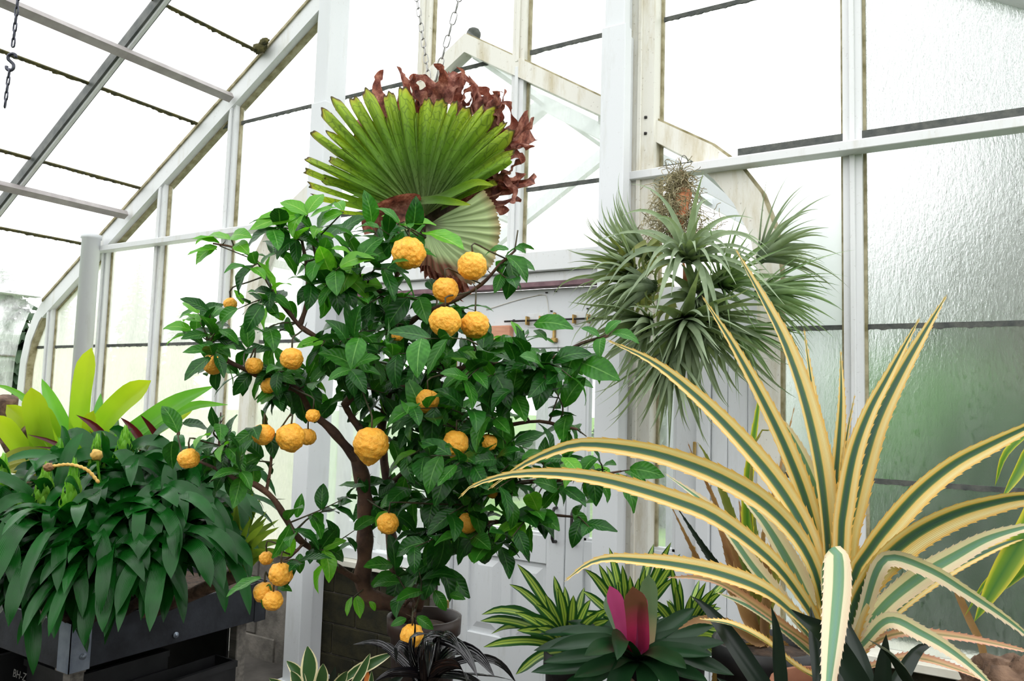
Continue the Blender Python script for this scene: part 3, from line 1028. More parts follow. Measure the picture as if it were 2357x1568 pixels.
M['spiky'] = leafmat('narrow_olive_leaf', S(92, 122, 40), S(132, 152, 58), 0.3, 0.4, along=[(S(120, 60, 40), [(0.0, 0.7), (0.2, 0.0)])])
M['stripe'] = leafmat('striped_blade', S(40, 84, 36), S(54, 96, 40), 0.24, 0.35, vary=0.2,
                      across=[(0.0, S(30, 72, 34)), (0.22, S(30, 74, 32)), (0.27, S(140, 166, 66)), (0.40, S(176, 194, 92)), (0.45, S(150, 176, 76)), (0.48, S(66, 112, 44)), (0.52, S(66, 112, 44)), (0.55, S(176, 194, 92)), (0.72, S(140, 166, 66)), (0.77, S(30, 74, 32)), (1.0, S(24, 62, 30))])
M['darkbrom'] = leafmat('dark_green_strap', S(14, 44, 22), S(30, 64, 34), 0.12, 0.32, nscale=6, spec=0.28)
M['pinkleaf'] = leafmat('magenta_heart_leaf', S(170, 44, 98), S(190, 70, 110), 0.3, 0.4, tcol=(1.6, 0.7, 1.0, 1), along=[(S(112, 92, 60), [(0.42, 0.0), (0.75, 1.0)])])
M['pinkleaf2'] = leafmat('magenta_leaf', S(178, 62, 124), S(194, 96, 140), 0.3, 0.4, tcol=(1.5, 0.8, 1.1, 1))
M['greyleaf'] = leafmat('grey_green_leaf', S(84, 112, 88), S(110, 134, 104), 0.25, 0.45, along=[(S(206, 178, 150), [(0.2, 0.8), (0.55, 0.0)])])
M['blackleaf'] = leafmat('glossy_black_leaf', S(9, 8, 10), S(18, 16, 20), 0.02, 0.10, spec=0.6, ridges=0.3, rcount=5)
M['edged'] = leafmat('cream_edged_leaf', S(38, 66, 34), S(58, 88, 44), 0.2, 0.35, across=[(0.0, S(232, 220, 180)), (0.10, S(232, 220, 180)), (0.13, S(46, 76, 40)), (0.87, S(52, 82, 42)), (0.90, S(232, 220, 180)), (1.0, S(232, 220, 180))])
M['orange'] = surf('orange_leaf', S(214, 110, 40), S(226, 140, 70), 6, 0.5)
M['nightleaf'] = leafmat('near_black_green_leaf', S(16, 28, 20), S(32, 46, 34), 0.06, 0.30, spec=0.3, nscale=5)
M['ygreen'] = leafmat('yellow_green_blade', S(92, 132, 40), S(130, 160, 60), 0.35, 0.4, across=[(0, S(220, 200, 70)), (0.2, S(110, 140, 40)), (0.5, S(50, 104, 40)), (0.8, S(110, 140, 40)), (1, S(220, 200, 70))])
M['moss_grey'] = surf('grey_spanish_moss', S(132, 124, 92), S(166, 156, 122), 30, 0.9)
M['orange_bark'] = surf('peeling_orange_bark', S(150, 88, 52), S(196, 136, 92), 14, 0.8, bump=0.6)


def fern_mat(name, dead=False):
    t = NT(name)
    tc = t.n('TexCoord')
    sp = t.n('SeparateXYZ', Vector=tc.outputs['UV'])
    u, v = sp.outputs[0], sp.outputs[1]
    nz = t.noise(9, 4)
    if dead:
        nz = t.noise(24, 5, rough=0.7)
        col = t.ramp(nz, [(0.32, S(62, 36, 32)), (0.5, S(130, 82, 70)), (0.68, S(190, 144, 124))])
    else:
        col = t.ramp(v, [(0.0, S(140, 150, 116)), (0.2, S(122, 146, 96)), (0.42, S(92, 130, 50)), (0.62, S(104, 144, 34)), (0.93, S(160, 186, 50)), (0.972, S(172, 170, 50)), (0.985, S(94, 54, 34)), (1.0, S(60, 34, 28))])
        col = t.mix(t.ramp(nz, [(0.3, (0.35,) * 3), (0.7, K0)]), col, S(64, 100, 30))
        mp = t.n('CombineXYZ', X=t.math('MULTIPLY', u, 1.0), Y=t.math('MULTIPLY', v, 0.35), Z=0.0)
        vo = t.n('TexVoronoi', _feature='DISTANCE_TO_EDGE', Vector=mp.outputs[0], Scale=34.0)
        ve = t.ramp(vo.outputs['Distance'], [(0.02, (0.5,) * 3), (0.07, K0)])
        col = t.mix(ve, col, S(58, 84, 28))
    w = t.math('SINE', t.math('MULTIPLY', u, 260))
    p = t.n('BsdfPrincipled', **{'Base Color': col, 'Roughness': 0.6 if not dead else 0.75, 'Specular IOR Level': 0.25})
    t.t.links.new(t.bump(w, 0.15, 0.004), p.inputs['Normal'])
    tr = t.n('BsdfTranslucent', Color=t.mix(1.0, col, (1.5, 1.5, 0.7, 1) if not dead else (1.3, 0.8, 0.7, 1), 'MULTIPLY'))
    return t.done(t.n('MixShader', i0=0.38 if not dead else 0.25, i1=p.outputs[0], i2=tr.outputs[0]).outputs[0])


M['fern'] = fern_mat('antler_frond')
M['fern_dead'] = fern_mat('withered_frond', True)


def shield_mat():
    t = NT('shield_frond')
    tc = t.n('TexCoord')
    sp = t.n('SeparateXYZ', Vector=tc.outputs['UV'])
    u, v = sp.outputs[0], sp.outputs[1]
    col = t.ramp(v, [(0.0, S(60, 44, 44)), (0.12, S(112, 116, 90)), (0.3, S(150, 172, 122)), (0.85, S(176, 194, 138)), (1.0, S(160, 140, 100))])
    dn = t.math('MULTIPLY', t.ramp(u, [(0.45, K0), (0.75, W1)]), t.ramp(v, [(0.55, K0), (0.78, W1)]))
    col = t.mix(dn, col, S(112, 68, 52))
    w = t.math('SINE', t.math('MULTIPLY', u, 190))
    col = t.mix(t.math('MULTIPLY', t.ramp(w, [(0.0, W1), (0.35, K0)]), 0.25), col, S(96, 112, 76))
    p = t.n('BsdfPrincipled', **{'Base Color': col, 'Roughness': 0.6, 'Specular IOR Level': 0.25})
    t.t.links.new(t.bump(w, 0.15, 0.003), p.inputs['Normal'])
    tr = t.n('BsdfTranslucent', Color=col)
    return t.done(t.n('MixShader', i0=0.3, i1=p.outputs[0], i2=tr.outputs[0]).outputs[0])


M['shield'] = shield_mat()


def fruit_mat():
    t = NT('rough_lemon_peel')
    nz = t.noise(5, 4)
    oi = t.n('ObjectInfo')
    col = t.ramp(nz, [(0.3, S(242, 162, 38)), (0.7, S(250, 190, 74))])
    col = t.n('HueSaturation', Color=col, Value=t.math('ADD', t.math('MULTIPLY', oi.outputs['Random'], 0.12), 0.92)).outputs[0]
    p = t.n('BsdfPrincipled', **{'Base Color': col, 'Roughness': 0.42, 'Specular IOR Level': 0.4, 'Subsurface Weight': 0.15, 'Subsurface Radius': (0.02, 0.01, 0.003), 'Subsurface Scale': 0.3})
    h = t.math('ADD', t.noise(16, 3), t.math('MULTIPLY', t.noise(7, 3), 1.5))
    t.t.links.new(t.bump(h, 0.30, 0.05), p.inputs['Normal'])
    return t.done(p.outputs[0])


M['lemon'] = fruit_mat()

# ================================================================== lemon tree
TD = 2.45
tb = at(940, 1392, TD)
tree = empty('lemon_tree', (tb.x, tb.y, tb.z), 'potted lemon tree full of dark leaves and knobbly orange-yellow fruit', 'tree')
SKEL = []          # sampled points (Vector, radius)


def branch(pts, r0, r1, name='branch', n=None, mat='trunk'):
    P = [at(x, y, d) for x, y, d in pts]
    n = n or 5 * (len(P) - 1)
    Q = catmull(P, n)
    Q = [q + Vector((noise.noise(q * 14), noise.noise(q * 14 + Vector((9, 0, 0))), noise.noise(q * 14 + Vector((0, 9, 0))))) * min(0.008, r0 * 0.35) for q in Q]
    V, F = tubevf(Q, lambda t: (r0 + (r1 - r0) * t) * (1 + 0.12 * math.sin(t * 37)), 8)
    obj(name, mesh(name, V, F, mat), tree)
    for i, q in enumerate(Q):
        SKEL.append((q, r0 + (r1 - r0) * i / n))


branch([(945, 1420, 2.45), (915, 1394, 2.45), (868, 1382, 2.44), (842, 1355, 2.43), (838, 1290, 2.43), (842, 1200, 2.43), (836, 1120, 2.43), (822, 1050, 2.42)], 0.027, 0.023, 'trunk')
branch([(950, 1415, 2.47), (918, 1360, 2.52), (900, 1250, 2.54), (897, 1130, 2.54), (886, 1065, 2.54), (878, 1000, 2.53), (890, 920, 2.52), (905, 820, 2.5), (900, 720, 2.48), (905, 650, 2.46)], 0.020, 0.010, 'trunk')
branch([(826, 1065, 2.42), (795, 1025, 2.40), (755, 985, 2.38), (715, 945, 2.36), (690, 900, 2.34), (640, 880, 2.3), (560, 850, 2.26), (480, 800, 2.22)], 0.016, 0.005)
branch([(830, 1060, 2.42), (836, 1000, 2.42), (810, 960, 2.42), (792, 930, 2.40)], 0.014, 0.009)
branch([(792, 935, 2.40), (830, 880, 2.38), (800, 830, 2.36), (745, 790, 2.34), (690, 750, 2.32), (660, 712, 2.3), (640, 690, 2.28)], 0.012, 0.006)
branch([(690, 752, 2.32), (706, 700, 2.33), (708, 640, 2.34), (700, 580, 2.34), (690, 520, 2.34)], 0.008, 0.004)
branch([(640, 690, 2.28), (610, 640, 2.28), (590, 600, 2.27), (540, 570, 2.26), (490, 560, 2.25)], 0.005, 0.003)
branch([(900, 700, 2.48), (860, 660, 2.40), (790, 655, 2.38), (740, 620, 2.37), (720, 560, 2.36)], 0.009, 0.004)
branch([(905, 655, 2.46), (925, 610, 2.42), (955, 570, 2.38), (980, 545, 2.36)], 0.008, 0.004)
branch([(903, 780, 2.49), (960, 730, 2.42), (1030, 700, 2.36), (1100, 660, 2.32), (1150, 610, 2.30), (1185, 575, 2.28)], 0.010, 0.004)
branch([(895, 900, 2.52), (960, 880, 2.42), (1060, 850, 2.34), (1160, 840, 2.28), (1260, 830, 2.24), (1340, 790, 2.22), (1400, 775, 2.2)], 0.011, 0.004)
branch([(960, 1400, 2.44), (985, 1310, 2.40), (1040, 1265, 2.36), (1072, 1235, 2.33), (1082, 1200, 2.31), (1100, 1150, 2.3), (1130, 1110, 2.28), (1165, 1060, 2.26)], 0.018, 0.008)
branch([(1080, 1210, 2.31), (1160, 1200, 2.26), (1250, 1185, 2.22), (1330, 1190, 2.2)], 0.008, 0.003)
branch([(1120, 1120, 2.28), (1220, 1110, 2.24), (1330, 1100, 2.2), (1430, 1085, 2.18)], 0.008, 0.003)
branch([(895, 1120, 2.54), (960, 1060, 2.46), (1040, 1020, 2.38), (1130, 990, 2.32), (1230, 970, 2.28), (1330, 990, 2.24)], 0.010, 0.004)
branch([(845, 1345, 2.43), (780, 1310, 2.36), (720, 1265, 2.28), (685, 1238, 2.22), (655, 1190, 2.18), (622, 1145, 2.15), (590, 1115, 2.13), (545, 1104, 2.12)], 0.011, 0.008)
branch([(545, 1104, 2.12), (500, 1080, 2.13), (450, 1060, 2.14), (420, 1050, 2.15)], 0.006, 0.003)
branch([(612, 1135, 2.15), (622, 1080, 2.16), (625, 1030, 2.18), (618, 990, 2.2)], 0.005, 0.003)
branch([(500, 1082, 2.13), (505, 1010, 2.16), (508, 950, 2.2)], 0.004, 0.002)
branch([(700, 1250, 2.24), (670, 1280, 2.2), (645, 1300, 2.17), (625, 1340, 2.16)], 0.005, 0.003)
branch([(930, 1395, 2.40), (945, 1380, 2.32), (955, 1400, 2.26), (950, 1432, 2.22)], 0.006, 0.004)

# ---- leaf meshes: a few shapes shared by all the leaves


def citrus_leaf_mesh(k, mat):
    r = random.Random(100 + k)
    n, m = 7, 4
    bend = r.uniform(0.25, 1.0)
    fold = r.uniform(0.06, 0.4)
    wid = r.uniform(0.40, 0.52)
    V, F, UV = [], [], []
    y = z = 0.0
    ang = 0.25
    st = 1.0 / n
    for i in range(n + 1):
        t = i / n
        w = wid * 0.5 * (math.sin(math.pi * min(1, (t * 0.96 + 0.03)) ** 0.85) ** 0.9) + 0.004
        for q in range(m + 1):
            u = -1 + 2 * q / m
            V.append((u * w, y, z + fold * abs(u) ** 1.3 * w + 0.02 * math.sin(t * 14 + u * 2 + k) * abs(u)))
            UV.append((u * 0.5 + 0.5, t))
        y += math.cos(ang) * st
        z += math.sin(ang) * st
        ang -= bend * st * 1.3
    for i in range(n):
        for q in range(m):
            a = i * (m + 1) + q
            F.append((a, a + 1, a + m + 2, a + m + 1))
    return mesh('leaf', V, F, mat, UV)


LM = {mt: [citrus_leaf_mesh(k, mt) for k in range(6)] for mt in ('citrus_dark', 'citrus_mid', 'citrus_new')}
LEAVES = []        # (matrix, mesh, size on the photo)


def put_leaf(p, d, up, size, mt, rnd):
    d = d.normalized()
    x = d.cross(up)
    x = x.normalized() if x.length > 1e-3 else d.orthogonal().normalized()
    nz = x.cross(d)
    mw = Matrix(((x.x, d.x, nz.x, p.x), (x.y, d.y, nz.y, p.y), (x.z, d.z, nz.z, p.z), (0, 0, 0, 1)))
    mw = mw @ Matrix.Rotation(rnd.uniform(-0.5, 0.5), 4, 'Y') @ Matrix.Diagonal((size, size, size, 1))
    c = p + d * size * 0.5 - EYE
    dep = c.dot(VF)
    facing = abs(nz.dot(c.normalized()))
    LEAVES.append((mw, rnd.choice(LM[mt]), size / dep * (0.35 + facing) - dep * 0.02))


TW_V, TW_F = [], []


def twig(tip, rnd, nleaf, size, mixf, start=None, updir=0.2):
    if start is None:
        best, bd = None, 1e9
        for q, r in SKEL:
            dd = (q - tip).length + (0.10 if q.z > tip.z + 0.05 else 0)
            if dd < bd:
                bd, best = dd, q
        start = best
    d = tip - start
    ln = d.length
    if ln < 0.02:
        tip = tip + Vector((rnd.uniform(-1, 1), rnd.uniform(-1, 1), rnd.uniform(-0.3, 1))) * 0.06
        d = tip - start
        ln = d.length
    mid = start.lerp(tip, 0.5) + Vector((rnd.uniform(-1, 1), rnd.uniform(-1, 1), rnd.uniform(-0.2, 1))) * ln * 0.12
    Q = catmull([start, mid, tip], 6)
    tubevf(Q, lambda t: 0.0034 - 0.002 * t, 4, TW_V, TW_F)
    ax = (Q[-1] - Q[-3]).normalized()
    e1 = ax.orthogonal().normalized()
    e2 = ax.cross(e1)
    ph = rnd.uniform(0, 6.28)
    reach = min(ln * 0.85, 0.11) 
    for i in range(nleaf):
        s = i / max(1, nleaf - 1)
        p = tip - (tip - Q[4]).normalized() * reach * (1 - s)
        ph += 2.4
        o = e1 * math.cos(ph) + e2 * math.sin(ph)
        dd = ax * (0.35 + 0.5 * s) + o * 1.0 + Vector((0, 0, -0.22))
        r = rnd.random()
        mt = 'citrus_new' if r < mixf[2] else ('citrus_mid' if r < mixf[2] + mixf[1] else 'citrus_dark')
        up = Vector((0, 0, 1)) - VF * 0.55 + Vector((rnd.uniform(-0.5, 0.5), rnd.uniform(-0.5, 0.5), 0))
        put_leaf(p, dd, up, size * rnd.uniform(0.7, 1.15), mt, rnd)


tr = random.Random(42)
# photo regions where the crown shows leaves: cx, cy, rx, ry, distance, depth spread, leaves, leaf size, share mid / new
BLOBS = [
    (690, 560, 90, 50, 2.36, 0.16, 20, 0.105, 0.5, 0.12), (800, 545, 90, 65, 2.40, 0.22, 28, 0.105, 0.5, 0.10), (900, 545, 60, 40, 2.42, 0.15, 12, 0.10, 0.5, 0.2),
    (830, 640, 130, 70, 2.42, 0.30, 46, 0.10, 0.42, 0.08), (640, 640, 70, 70, 2.32, 0.15, 12, 0.095, 0.4, 0.1),
    (535, 740, 115, 60, 2.26, 0.22, 46, 0.085, 0.5, 0.10), (570, 830, 100, 50, 2.28, 0.20, 28, 0.085, 0.4, 0.04),
    (720, 850, 140, 80, 2.30, 0.30, 58, 0.105, 0.35, 0.03), (880, 790, 130, 110, 2.38, 0.38, 76, 0.105, 0.35, 0.04),
    (1010, 850, 150, 110, 2.32, 0.36, 84, 0.11, 0.38, 0.03), (1130, 780, 110, 70, 2.30, 0.22, 30, 0.10, 0.45, 0.08),
    (1190, 900, 130, 90, 2.26, 0.28, 52, 0.11, 0.38, 0.04), (1050, 1000, 190, 90, 2.32, 0.36, 84, 0.11, 0.30, 0.02),
    (1010, 1110, 160, 80, 2.34, 0.36, 64, 0.105, 0.28, 0.02), (1130, 1170, 130, 80, 2.26, 0.26, 44, 0.105, 0.34, 0.03),
    (1290, 1090, 130, 70, 2.20, 0.2, 32, 0.10, 0.45, 0.04), (1270, 1190, 100, 60, 2.20, 0.16, 22, 0.10, 0.35, 0.02),
    (1320, 870, 60, 60, 2.22, 0.12, 7, 0.115, 0.5, 0.05), (960, 1210, 110, 70, 2.34, 0.25, 38, 0.105, 0.25, 0.02),
    (960, 1310, 90, 60, 2.32, 0.2, 26, 0.115, 0.35, 0.03), (800, 1160, 60, 70, 2.36, 0.15, 16, 0.09, 0.3, 0.02),
    (790, 1260, 70, 50, 2.30, 0.15, 14, 0.095, 0.35, 0.06), (500, 1010, 100, 60, 2.16, 0.15, 26, 0.09, 0.35, 0.02),
    (560, 1080, 80, 40, 2.14, 0.12, 18, 0.085, 0.35, 0.02), (690, 1270, 60, 40, 2.20, 0.1, 10, 0.095, 0.4, 0.1),
    (640, 940, 60, 50, 2.26, 0.15, 10, 0.085, 0.35, 0.02), (1180, 640, 50, 50, 2.29, 0.1, 8, 0.10, 0.4, 0.05), (1180, 1270, 60, 35, 2.24, 0.1, 10, 0.105, 0.2, 0.0),
    (1030, 720, 70, 60, 2.40, 0.15, 12, 0.1, 0.4, 0.05), (1330, 990, 40, 30, 2.24, 0.08, 5, 0.085, 0.7, 0.2), (920, 930, 110, 70, 2.40, 0.3, 34, 0.105, 0.3, 0.02),
]
for cx, cy, rx, ry, dd, sp, nl, sz, fm, fn in BLOBS:
    left = int(nl * 1.25)
    while left > 0:
        a, r = tr.uniform(0, 6.283), math.sqrt(tr.random())
        k = min(left, tr.choice((4, 5, 6)))
        twig(at(cx + rx * r * math.cos(a), cy + ry * r * math.sin(a), dd + tr.uniform(-sp, sp)), tr, k, sz, (0, fm, fn))
        left -= k


def big_leaf(px0, px1, d0, d1, mt, w=1.0, up=None):
    """one leaf that stands out in the photo: stalk end, tip"""
    a, b = at(px0[0], px0[1], d0), at(px1[0], px1[1], d1)
    put_leaf(a, b - a, up or (ZUP - VF * 0.9), (b - a).length, mt, tr)


for q in [((708, 494), (642, 458), 2.3, 2.3), ((708, 490), (745, 440), 2.3, 2.34), ((702, 494), (660, 532), 2.3, 2.22), ((700, 492), (574, 535), 2.3, 2.28), ((714, 500), (775, 480), 2.3, 2.3),
          ((500, 568), (436, 602), 2.26, 2.24), ((505, 560), (440, 552), 2.26, 2.26), ((530, 552), (440, 540), 2.26, 2.28), ((500, 575), (432, 590), 2.25, 2.2), ((532, 545), (575, 540), 2.26, 2.2), ((545, 560), (570, 580), 2.26, 2.2),
          ((790, 490), (720, 515), 2.3, 2.3), ((790, 485), (770, 452), 2.3, 2.34), ((560, 700), (538, 668), 2.25, 2.25), ((920, 510), (880, 488), 2.36, 2.34), ((975, 535), (1068, 582), 2.34, 2.25), ((925, 520), (1005, 508), 2.36, 2.34),
          ((880, 660), (770, 650), 2.4, 2.34), ((760, 630), (860, 665), 2.36, 2.3), ((440, 760), (370, 745), 2.22, 2.2), ((450, 775), (372, 778), 2.22, 2.2), ((455, 735), (420, 725), 2.22, 2.22), ((850, 1000), (880, 950), 2.3, 2.3)]:
    big_leaf(q[0], q[1], q[2], q[3], 'citrus_new')
for q in [((1385, 778), (1375, 818), 2.2, 2.14), ((1395, 768), (1428, 728), 2.2, 2.2), ((1410, 768), (1480, 778), 2.2, 2.18), ((1380, 775), (1338, 750), 2.2, 2.2), ((1165, 590), (1225, 640), 2.28, 2.24), ((1185, 570), (1212, 578), 2.28, 2.26), ((1170, 575), (1110, 575), 2.28, 2.3),
          ((1100, 1010), (1160, 1058), 2.2, 2.16), ((1230, 745), (1320, 748), 2.26, 2.2), ((1230, 760), (1260, 780), 2.26, 2.22), ((1340, 835), (1430, 880), 2.2, 2.1), ((690, 1275), (690, 1325), 2.16, 2.14), ((600, 1330), (522, 1378), 2.14, 2.1), ((620, 1345), (605, 1400), 2.13, 2.12), ((640, 1352), (672, 1358), 2.14, 2.12),
          ((935, 1425), (898, 1440), 2.2, 2.18), ((960, 1420), (1000, 1450), 2.2, 2.18), ((1450, 1080), (1530, 1090), 2.16, 2.1), ((1440, 1085), (1490, 1110), 2.16, 2.1), ((1420, 1090), (1470, 1180), 2.16, 2.12), ((1190, 1240), (1175, 1290), 2.2, 2.2), ((1035, 1370), (1072, 1376), 2.26, 2.24), ((1000, 1360), (1030, 1410), 2.26, 2.24)]:
    big_leaf(q[0], q[1], q[2], q[3], 'citrus_mid')
for q in [((810, 1375), (800, 1420), 2.36, 2.34), ((818, 1375), (828, 1425), 2.36, 2.34), ((822, 1372), (835, 1412), 2.36, 2.36), ((850, 1385), (868, 1408), 2.36, 2.36)]:
    big_leaf(q[0], q[1], q[2], q[3], 'citrus_new')
for (a, b) in (((700, 520, 2.34), (708, 494, 2.3)), ((590, 600, 2.27), (505, 566, 2.26)), ((540, 570, 2.26), (532, 550, 2.26)), ((720, 560, 2.36), (790, 488, 2.3)), ((1330, 795, 2.22), (1395, 770, 2.2)), ((500, 800, 2.23), (450, 765, 2.22)), ((845, 1350, 2.43), (815, 1374, 2.36)), ((955, 570, 2.38), (925, 515, 2.36)), ((1430, 1085, 2.18), (1450, 1082, 2.16)), ((950, 1400, 2.26), (948, 1425, 2.2)), ((980, 545, 2.36), (972, 530, 2.34)), ((1185, 575, 2.28), (1192, 530, 2.28))):
    tubevf(catmull([at(*a), at(*b)], 3), 0.0022, 4, TW_V, TW_F)
# thorns
for q, r in SKEL[::3]:
    d = Vector((tr.uniform(-1, 1), tr.uniform(-1, 1), tr.uniform(-0.2, 1))).normalized()
    tubevf([q, q + d * (r + 0.012), q + d * (r + 0.024)], lambda t: 0.0018 * (1 - t) + 0.0002, 4, TW_V, TW_F)
tw = obj('twigs', mesh('twigs', TW_V, TW_F, 'twig'), tree)
tw['kind'] = 'stuff'
LEAVES.sort(key=lambda q: -q[2])
for mw, me, s in LEAVES[:300]:
    obj('leaf', me, tree, mw)
VV, FF, UU, MI = [], [], [], []
mnames = ['citrus_dark', 'citrus_mid', 'citrus_new']
for mw, me, s in LEAVES[300:]:
    n0 = len(VV)
    VV += [tuple(mw @ v.co) for v in me.vertices]
    uvd = {}
    for lp, uvl in zip(me.loops, me.uv_layers[0].data):
        uvd[lp.vertex_index] = (uvl.uv[0], uvl.uv[1])
    UU += [uvd[i] for i in range(len(me.vertices))]
    k = [m_.name for m_ in (M[x] for x in mnames)].index(me.materials[0].name)
    for p in me.polygons:
        FF.append(tuple(n0 + i for i in p.vertices))
        MI.append(k)
lv = obj('inner_foliage', mesh('inner_foliage', VV, FF, mnames, UU, True, MI), tree)
lv['kind'] = 'stuff'
print('citrus leaves', len(LEAVES))

# ---- fruit


def lemon_mesh(k, nip):
    bm = bmesh.new()
    bmesh.ops.create_icosphere(bm, subdivisions=5, radius=1)
    s = Vector((k * 3.7, k * 1.3, k * 7.1))
    for v in bm.verts:
        d = v.co.normalized()
        f = 1 + 0.070 * noise.fractal(d * 2.2 + s, 1.0, 2.0, 3)
        f += 0.040 * noise.noise(d * 4.5 + s) + 0.024 * noise.noise(d * 11 + s)
        az = math.atan2(d.y, d.x)
        f += 0.022 * math.sin(az * 7 + k) * max(0, 0.55 - abs(d.z))
        q = d * f
        q.z *= 0.98
        if d.z < -0.72 and nip:
            e = (-d.z - 0.72) / 0.28
            q.z -= nip * e ** 1.6
            q.x *= 1 - 0.25 * e
            q.y *= 1 - 0.25 * e
        elif d.z < -0.9:
            q.z += 0.04
        if d.z > 0.9:
            q.z -= 0.8 * (d.z - 0.9)
        v.co = q
    me = bpy.data.meshes.new('lemon')
    bm.to_mesh(me)
    bm.free()
    me.materials.append(M['lemon'])
    me.polygons.foreach_set('use_smooth', [True] * len(me.polygons))
    return me


FM = [lemon_mesh(0, 0), lemon_mesh(1, 0.3), lemon_mesh(2, 0.0), lemon_mesh(3, 0.12), lemon_mesh(4, 0.05)]
calyx = []
for px, py, r, d, k in [(941, 583, 38, 2.26, 0), (1087, 613, 34, 2.22, 2), (1025, 667, 30, 2.22, 4), (1024, 741, 36, 2.14, 3), (1093, 748, 32, 2.20, 0), (671, 826, 26, 2.16, 2), (493, 838, 25, 2.16, 4), (585, 842, 20, 2.24, 0),
                        (621, 888, 20, 2.25, 2), (854, 1022, 40, 2.12, 1), (669, 1006, 33, 2.12, 3), (606, 1000, 25, 2.12, 4), (708, 1006, 20, 2.26, 2), (720, 957, 16, 2.16, 0), (434, 1056, 24, 2.08, 2), (984, 922, 27, 2.18, 3), (1049, 1020, 30, 2.10, 1),
                        (1124, 1018, 20, 2.14, 0), (893, 1205, 25, 2.16, 2), (1078, 1204, 24, 2.20, 4), (646, 1322, 27, 2.10, 0), (608, 1364, 24, 2.14, 2), (628, 1383, 23, 2.10, 4), (613, 1285, 16, 2.20, 0), (948, 1464, 27, 2.10, 3), (530, 700, 15, 2.32, 2), (915, 772, 14, 2.34, 0), (1134, 1134, 14, 2.2, 2)]:
    c = at(px, py, d)
    s = r * pxm(d)
    rot = Matrix.Rotation(tr.uniform(0, 6.28), 4, 'Z') @ Matrix.Rotation(tr.uniform(-0.25, 0.25), 4, 'X')
    if k == 1:
        rot = Matrix.Rotation(0.15, 4, 'Y') @ Matrix.Rotation(tr.uniform(0, 6.28), 4, 'Z')
    o = obj('lemon', FM[k], tree, Matrix.Translation(c) @ rot @ Matrix.Diagonal((s, s, s, 1)))
    o['label'] = 'knobbly orange-yellow lemon'
    top = c + ZUP * s * 0.88
    best = min(SKEL, key=lambda q: (q[0] - top).length + (0.05 if q[0].z < top.z else 0))[0]
    V, F = tubevf(catmull([top, top + ZUP * 0.03, top.lerp(best, 0.5) + ZUP * 0.015, best], 8), 0.0026, 5)
    obj('stalk', mesh('stalk', V, F, 'twig'), o)
# pot of the tree
pt = empty('tree_pot', (tb.x + 0.05, tb.y, 0.58), 'round brown pot holding the lemon tree', 'pot')
pc = (tb.x + 0.05, tb.y + 0.02, 0.58)
hp = tb.z - 0.03 - 0.58
lathe('pot_body', [(0.0, 0.0), (0.08, 0.0), (0.105, hp - 0.05), (0.115, hp - 0.05), (0.117, hp), (0.106, hp), (0.10, hp - 0.04)], 'pot', pt, pc)
lathe('potting_soil', [(0.102, hp - 0.045), (0.07, hp - 0.03), (0.0, hp - 0.02)], 'soil', pt, pc)

# ================================================================== staghorn fern on chains
FD = 2.75
fb = at(975, 500, FD)
fern = empty('staghorn_fern', (fb.x, fb.y, fb.z), 'huge green staghorn fern hanging on chains above the lemon tree', 'fern')
fr_ = random.Random(5)


def fan(name, c, th0, th1, env, notches, mat, nth=260, nr=22, fwd=0.10, ruf=0.03, rk=9, back=0.0, ph=0.0, curlk=0.0, tilt=0.0, crumple=0.0, lobes=None, base=None):
    """frond spread like an open hand: env gives its reach by angle (degrees from upright), notches cut it into lobes"""
    V, F, UV = [], [], []
    c = Vector(c)

    def E(th):
        for (a, ra), (b, rb) in zip(env, env[1:]):
            if a <= th <= b:
                s = (th - a) / (b - a)
                s = s * s * (3 - 2 * s)
                return ra + (rb - ra) * s
        return env[0][1] if th < env[0][0] else env[-1][1]
    rf = -VF.copy()
    for i in range(nth + 1):
        th = th0 + (th1 - th0) * i / nth
        e = E(th)
        R = e
        for a, fr, w in notches:
            s = abs(th - a) / w
            if s < 1:
                R = min(R, e * (fr + (1 - fr) * s ** 3.2))
        if lobes:                                  # strap lobes with parallel sides on a common sheet
            R = base(th)
            for a, ln, w in lobes:
                dl = abs(math.radians(th - a))
                if dl < 0.35:
                    r_ = min(ln, w / max(math.sin(dl), 1e-4))
                    if r_ > ln * 0.9:
                        q = min(1.0, ln * math.sin(dl) / w)
                        r_ = ln * (0.93 + 0.07 * math.sqrt(max(0.0, 1 - q * q)))
                    R = max(R, r_)
            R = min(R, e * 1.05)
        R *= 1 + 0.01 * math.sin(th * 2.3)
        t = math.radians(th)
        d = VR * math.sin(t) + VU * math.cos(t)
        for j in range(nr + 1):
            rho = j / nr
            r = R * rho
            x = r / max(R if lobes and R > 240 * k else e * (0.9 if lobes else 1), 1e-6)
            f = fwd * math.sin(min(1.0, x) * 2.2) + ruf * x ** 1.4 * math.sin(th * rk * 0.0174533 * 2 + ph) - back * x * x + tilt * math.sin(t) * x - curlk * max(0, x - 0.8) ** 2 * 12
            p = c + d * r + rf * f
            if crumple:
                p += Vector((noise.noise(p * 11), noise.noise(p * 11 + Vector((5, 0, 0))), noise.noise(p * 11 + Vector((0, 5, 0))))) * crumple * x
            V.append(tuple(p))
            UV.append(((th - th0) / (th1 - th0) * (th1 - th0) / 120, x))
    for i in range(nth):
        for j in range(nr):
            a = i * (nr + 1) + j
            F.append((a, a + 1, a + nr + 2, a + nr + 1))
    return obj(name, mesh(name, V, F, mat, UV), fern)


